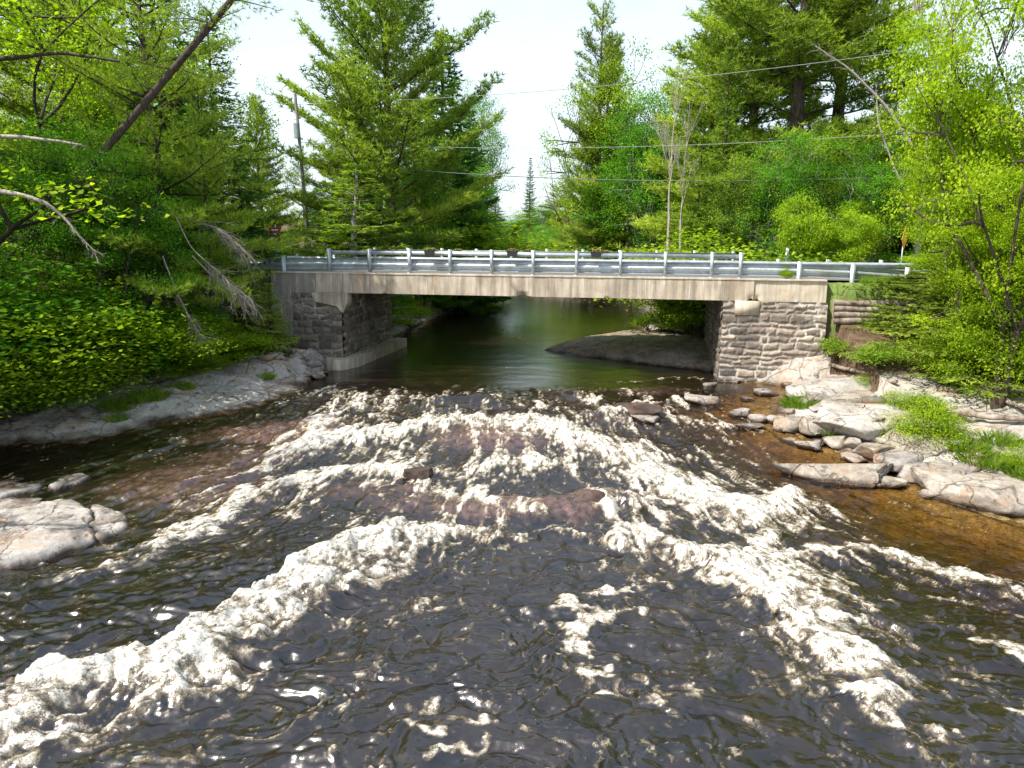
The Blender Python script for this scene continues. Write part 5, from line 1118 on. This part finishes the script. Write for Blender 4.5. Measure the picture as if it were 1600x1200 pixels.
# leaning dead birch, driftwood logs
px_branch('leaning_birch', 'pale dead birch leaning left across the woods behind the right guardrail', [(1455, 290, 41), (1430, 235, 41), (1385, 165, 41), (1330, 110, 41), (1275, 72, 41)], [.13, .1, .08, .05, .03], 91, 10, .8, M['dead'], 'dead tree', 0)
px_branch('dead_sapling', 'thin crooked dead sapling under the leaning birch', [(1415, 300, 42), (1395, 255, 42), (1372, 190, 42), (1370, 140, 42)], [.06, .05, .04, .02], 92, 8, .6, M['dead'], 'dead tree', 0)
px_branch('bare_branch', 'bare dead branch reaching left out of the shade at the right edge', [(1620, 290, 25), (1570, 300, 25), (1520, 305, 25), (1460, 315, 25)], [.04, .03, .015], 93, 14, .6, M['dead'])
px_branch('bare_branch', 'bare dead branch low in the shade beside the right hemlocks', [(1600, 372, 25.5), (1550, 378, 25.5), (1500, 392, 25.5), (1475, 400, 25.5)], [.035, .025, .012], 94, 14, .5, M['dead'])
def logp(pts, r, seed, lab):
    P = np.array([hit(q[0], q[1]+8)+np.array([0, 0, r*1.1+.12]) for q in pts]); P[:, 2] = np.maximum(P[:, 2], P[:, 2].mean()); n = 20; k = np.linspace(0, len(P)-1, n); Q = np.array([np.interp(k, np.arange(len(P)), P[:, c]) for c in range(3)]).T; rs_ = np.random.RandomState(seed); Q += rs_.randn(n, 3)*.012
    mb = MB(); o = Q[0].copy(); mb.tube(Q-o, np.linspace(r, r*.7, n)*(1+rs_.randn(n)*.03), 12); t = mb.build('driftwood_log', M['log'], smooth=True); t.location = o; tag(t, lab, 'log', 'driftwood logs on the right bank')
logp([(1470, 648, 22.8), (1540, 655, 22.6), (1640, 662, 22.3)], .11, 1, 'long pale log lying level on the right bank')
logp([(1540, 608, 23.5), (1575, 630, 23.3), (1640, 665, 23)], .09, 2, 'grey log slanting down to the right edge above the long pale log')
logp([(1530, 618, 23.7), (1580, 612, 23.6), (1640, 618, 23.4)], .13, 3, 'thick weathered log topmost of the driftwood pile at the right edge')
logp([(1290, 600, 28.6), (1340, 592, 28.6), (1400, 598, 28.3)], .1, 4, 'grey log lying on the rocks below the yellow-green shrub')
logp([(1300, 585, 29), (1350, 583, 29), (1420, 590, 28.6)], .08, 5, 'thinner log behind the other grey log below the shrub')
for k, P in PR.items():
    if not P[2]:
        for c in list(P[0].children): bpy.data.objects.remove(c)
        bpy.data.objects.remove(P[0])

# ------------------------------------------------------------------ camera and light
cam = bpy.data.cameras.new('camera'); co = bpy.data.objects.new('camera', cam); C.objects.link(co)
cam.sensor_width = 36; cam.lens = 36*F_/1600; cam.clip_end = 2000; cam.clip_start = .1
co.matrix_world = Matrix.Translation((0, 0, ZC)) @ Matrix.Rotation(R(90)-PIT, 4, 'X') @ Matrix.Rotation(ROLL, 4, 'Z')
bpy.context.scene.camera = co
to = Vector((-.78, -.42, 1.15)).normalized(); sun = bpy.data.lights.new('sun', 'SUN'); so = bpy.data.objects.new('sun', sun); C.objects.link(so)
sun.energy = 4.6; sun.angle = R(.6); sun.color = (1, .94, .84); so.rotation_euler = to.to_track_quat('Z', 'Y').to_euler(); so.location = (-20, -10, 40)
w = bpy.data.worlds.new('World'); bpy.context.scene.world = w; w.use_nodes = True; nt = w.node_tree; nt.nodes.clear()
sky = nt.nodes.new('ShaderNodeTexSky'); sky.sky_type = 'NISHITA'; sky.sun_disc = False; sky.sun_elevation = math.asin(to.z); sky.sun_rotation = math.atan2(to.x, to.y); sky.dust_density = 2.5; sky.air_density = 1.2; sky.ozone_density = 1
bg = nt.nodes.new('ShaderNodeBackground'); wo = nt.nodes.new('ShaderNodeOutputWorld')
tc = nt.nodes.new('ShaderNodeTexCoord'); nz = noise(nt, mapping(nt, tc.outputs['Generated'], (1, 1, 2.5)), 1.6, 5, .55, .3)
cf = ramp(nt, nz, [(.3, (.35, .35, .35)), (.62, (.8, .8, .8))])
sz = N(nt, 'SeparateXYZ'); L(nt, tc.outputs['Generated'], sz.inputs[0]); cf = mth(nt, 'MULTIPLY', cf, mth(nt, 'SUBTRACT', 1.0, mth(nt, 'MULTIPLY', mth(nt, 'MAXIMUM', sz.outputs[2], 0), .75)))
hz = mixc(nt, cf, sky.outputs[0], (5.6, 6.3, 7.0)); L(nt, hz, bg.inputs[0]); bg.inputs[1].default_value = .13
L(nt, bg.outputs[0], wo.inputs[0])
sc = bpy.context.scene; sc.view_settings.view_transform = 'Standard'; sc.view_settings.look = 'None'; sc.view_settings.exposure = .8; sc.view_settings.gamma = 1
sc.cycles.max_bounces = 7; sc.cycles.transparent_max_bounces = 12; sc.cycles.transmission_bounces = 4; sc.cycles.diffuse_bounces = 4
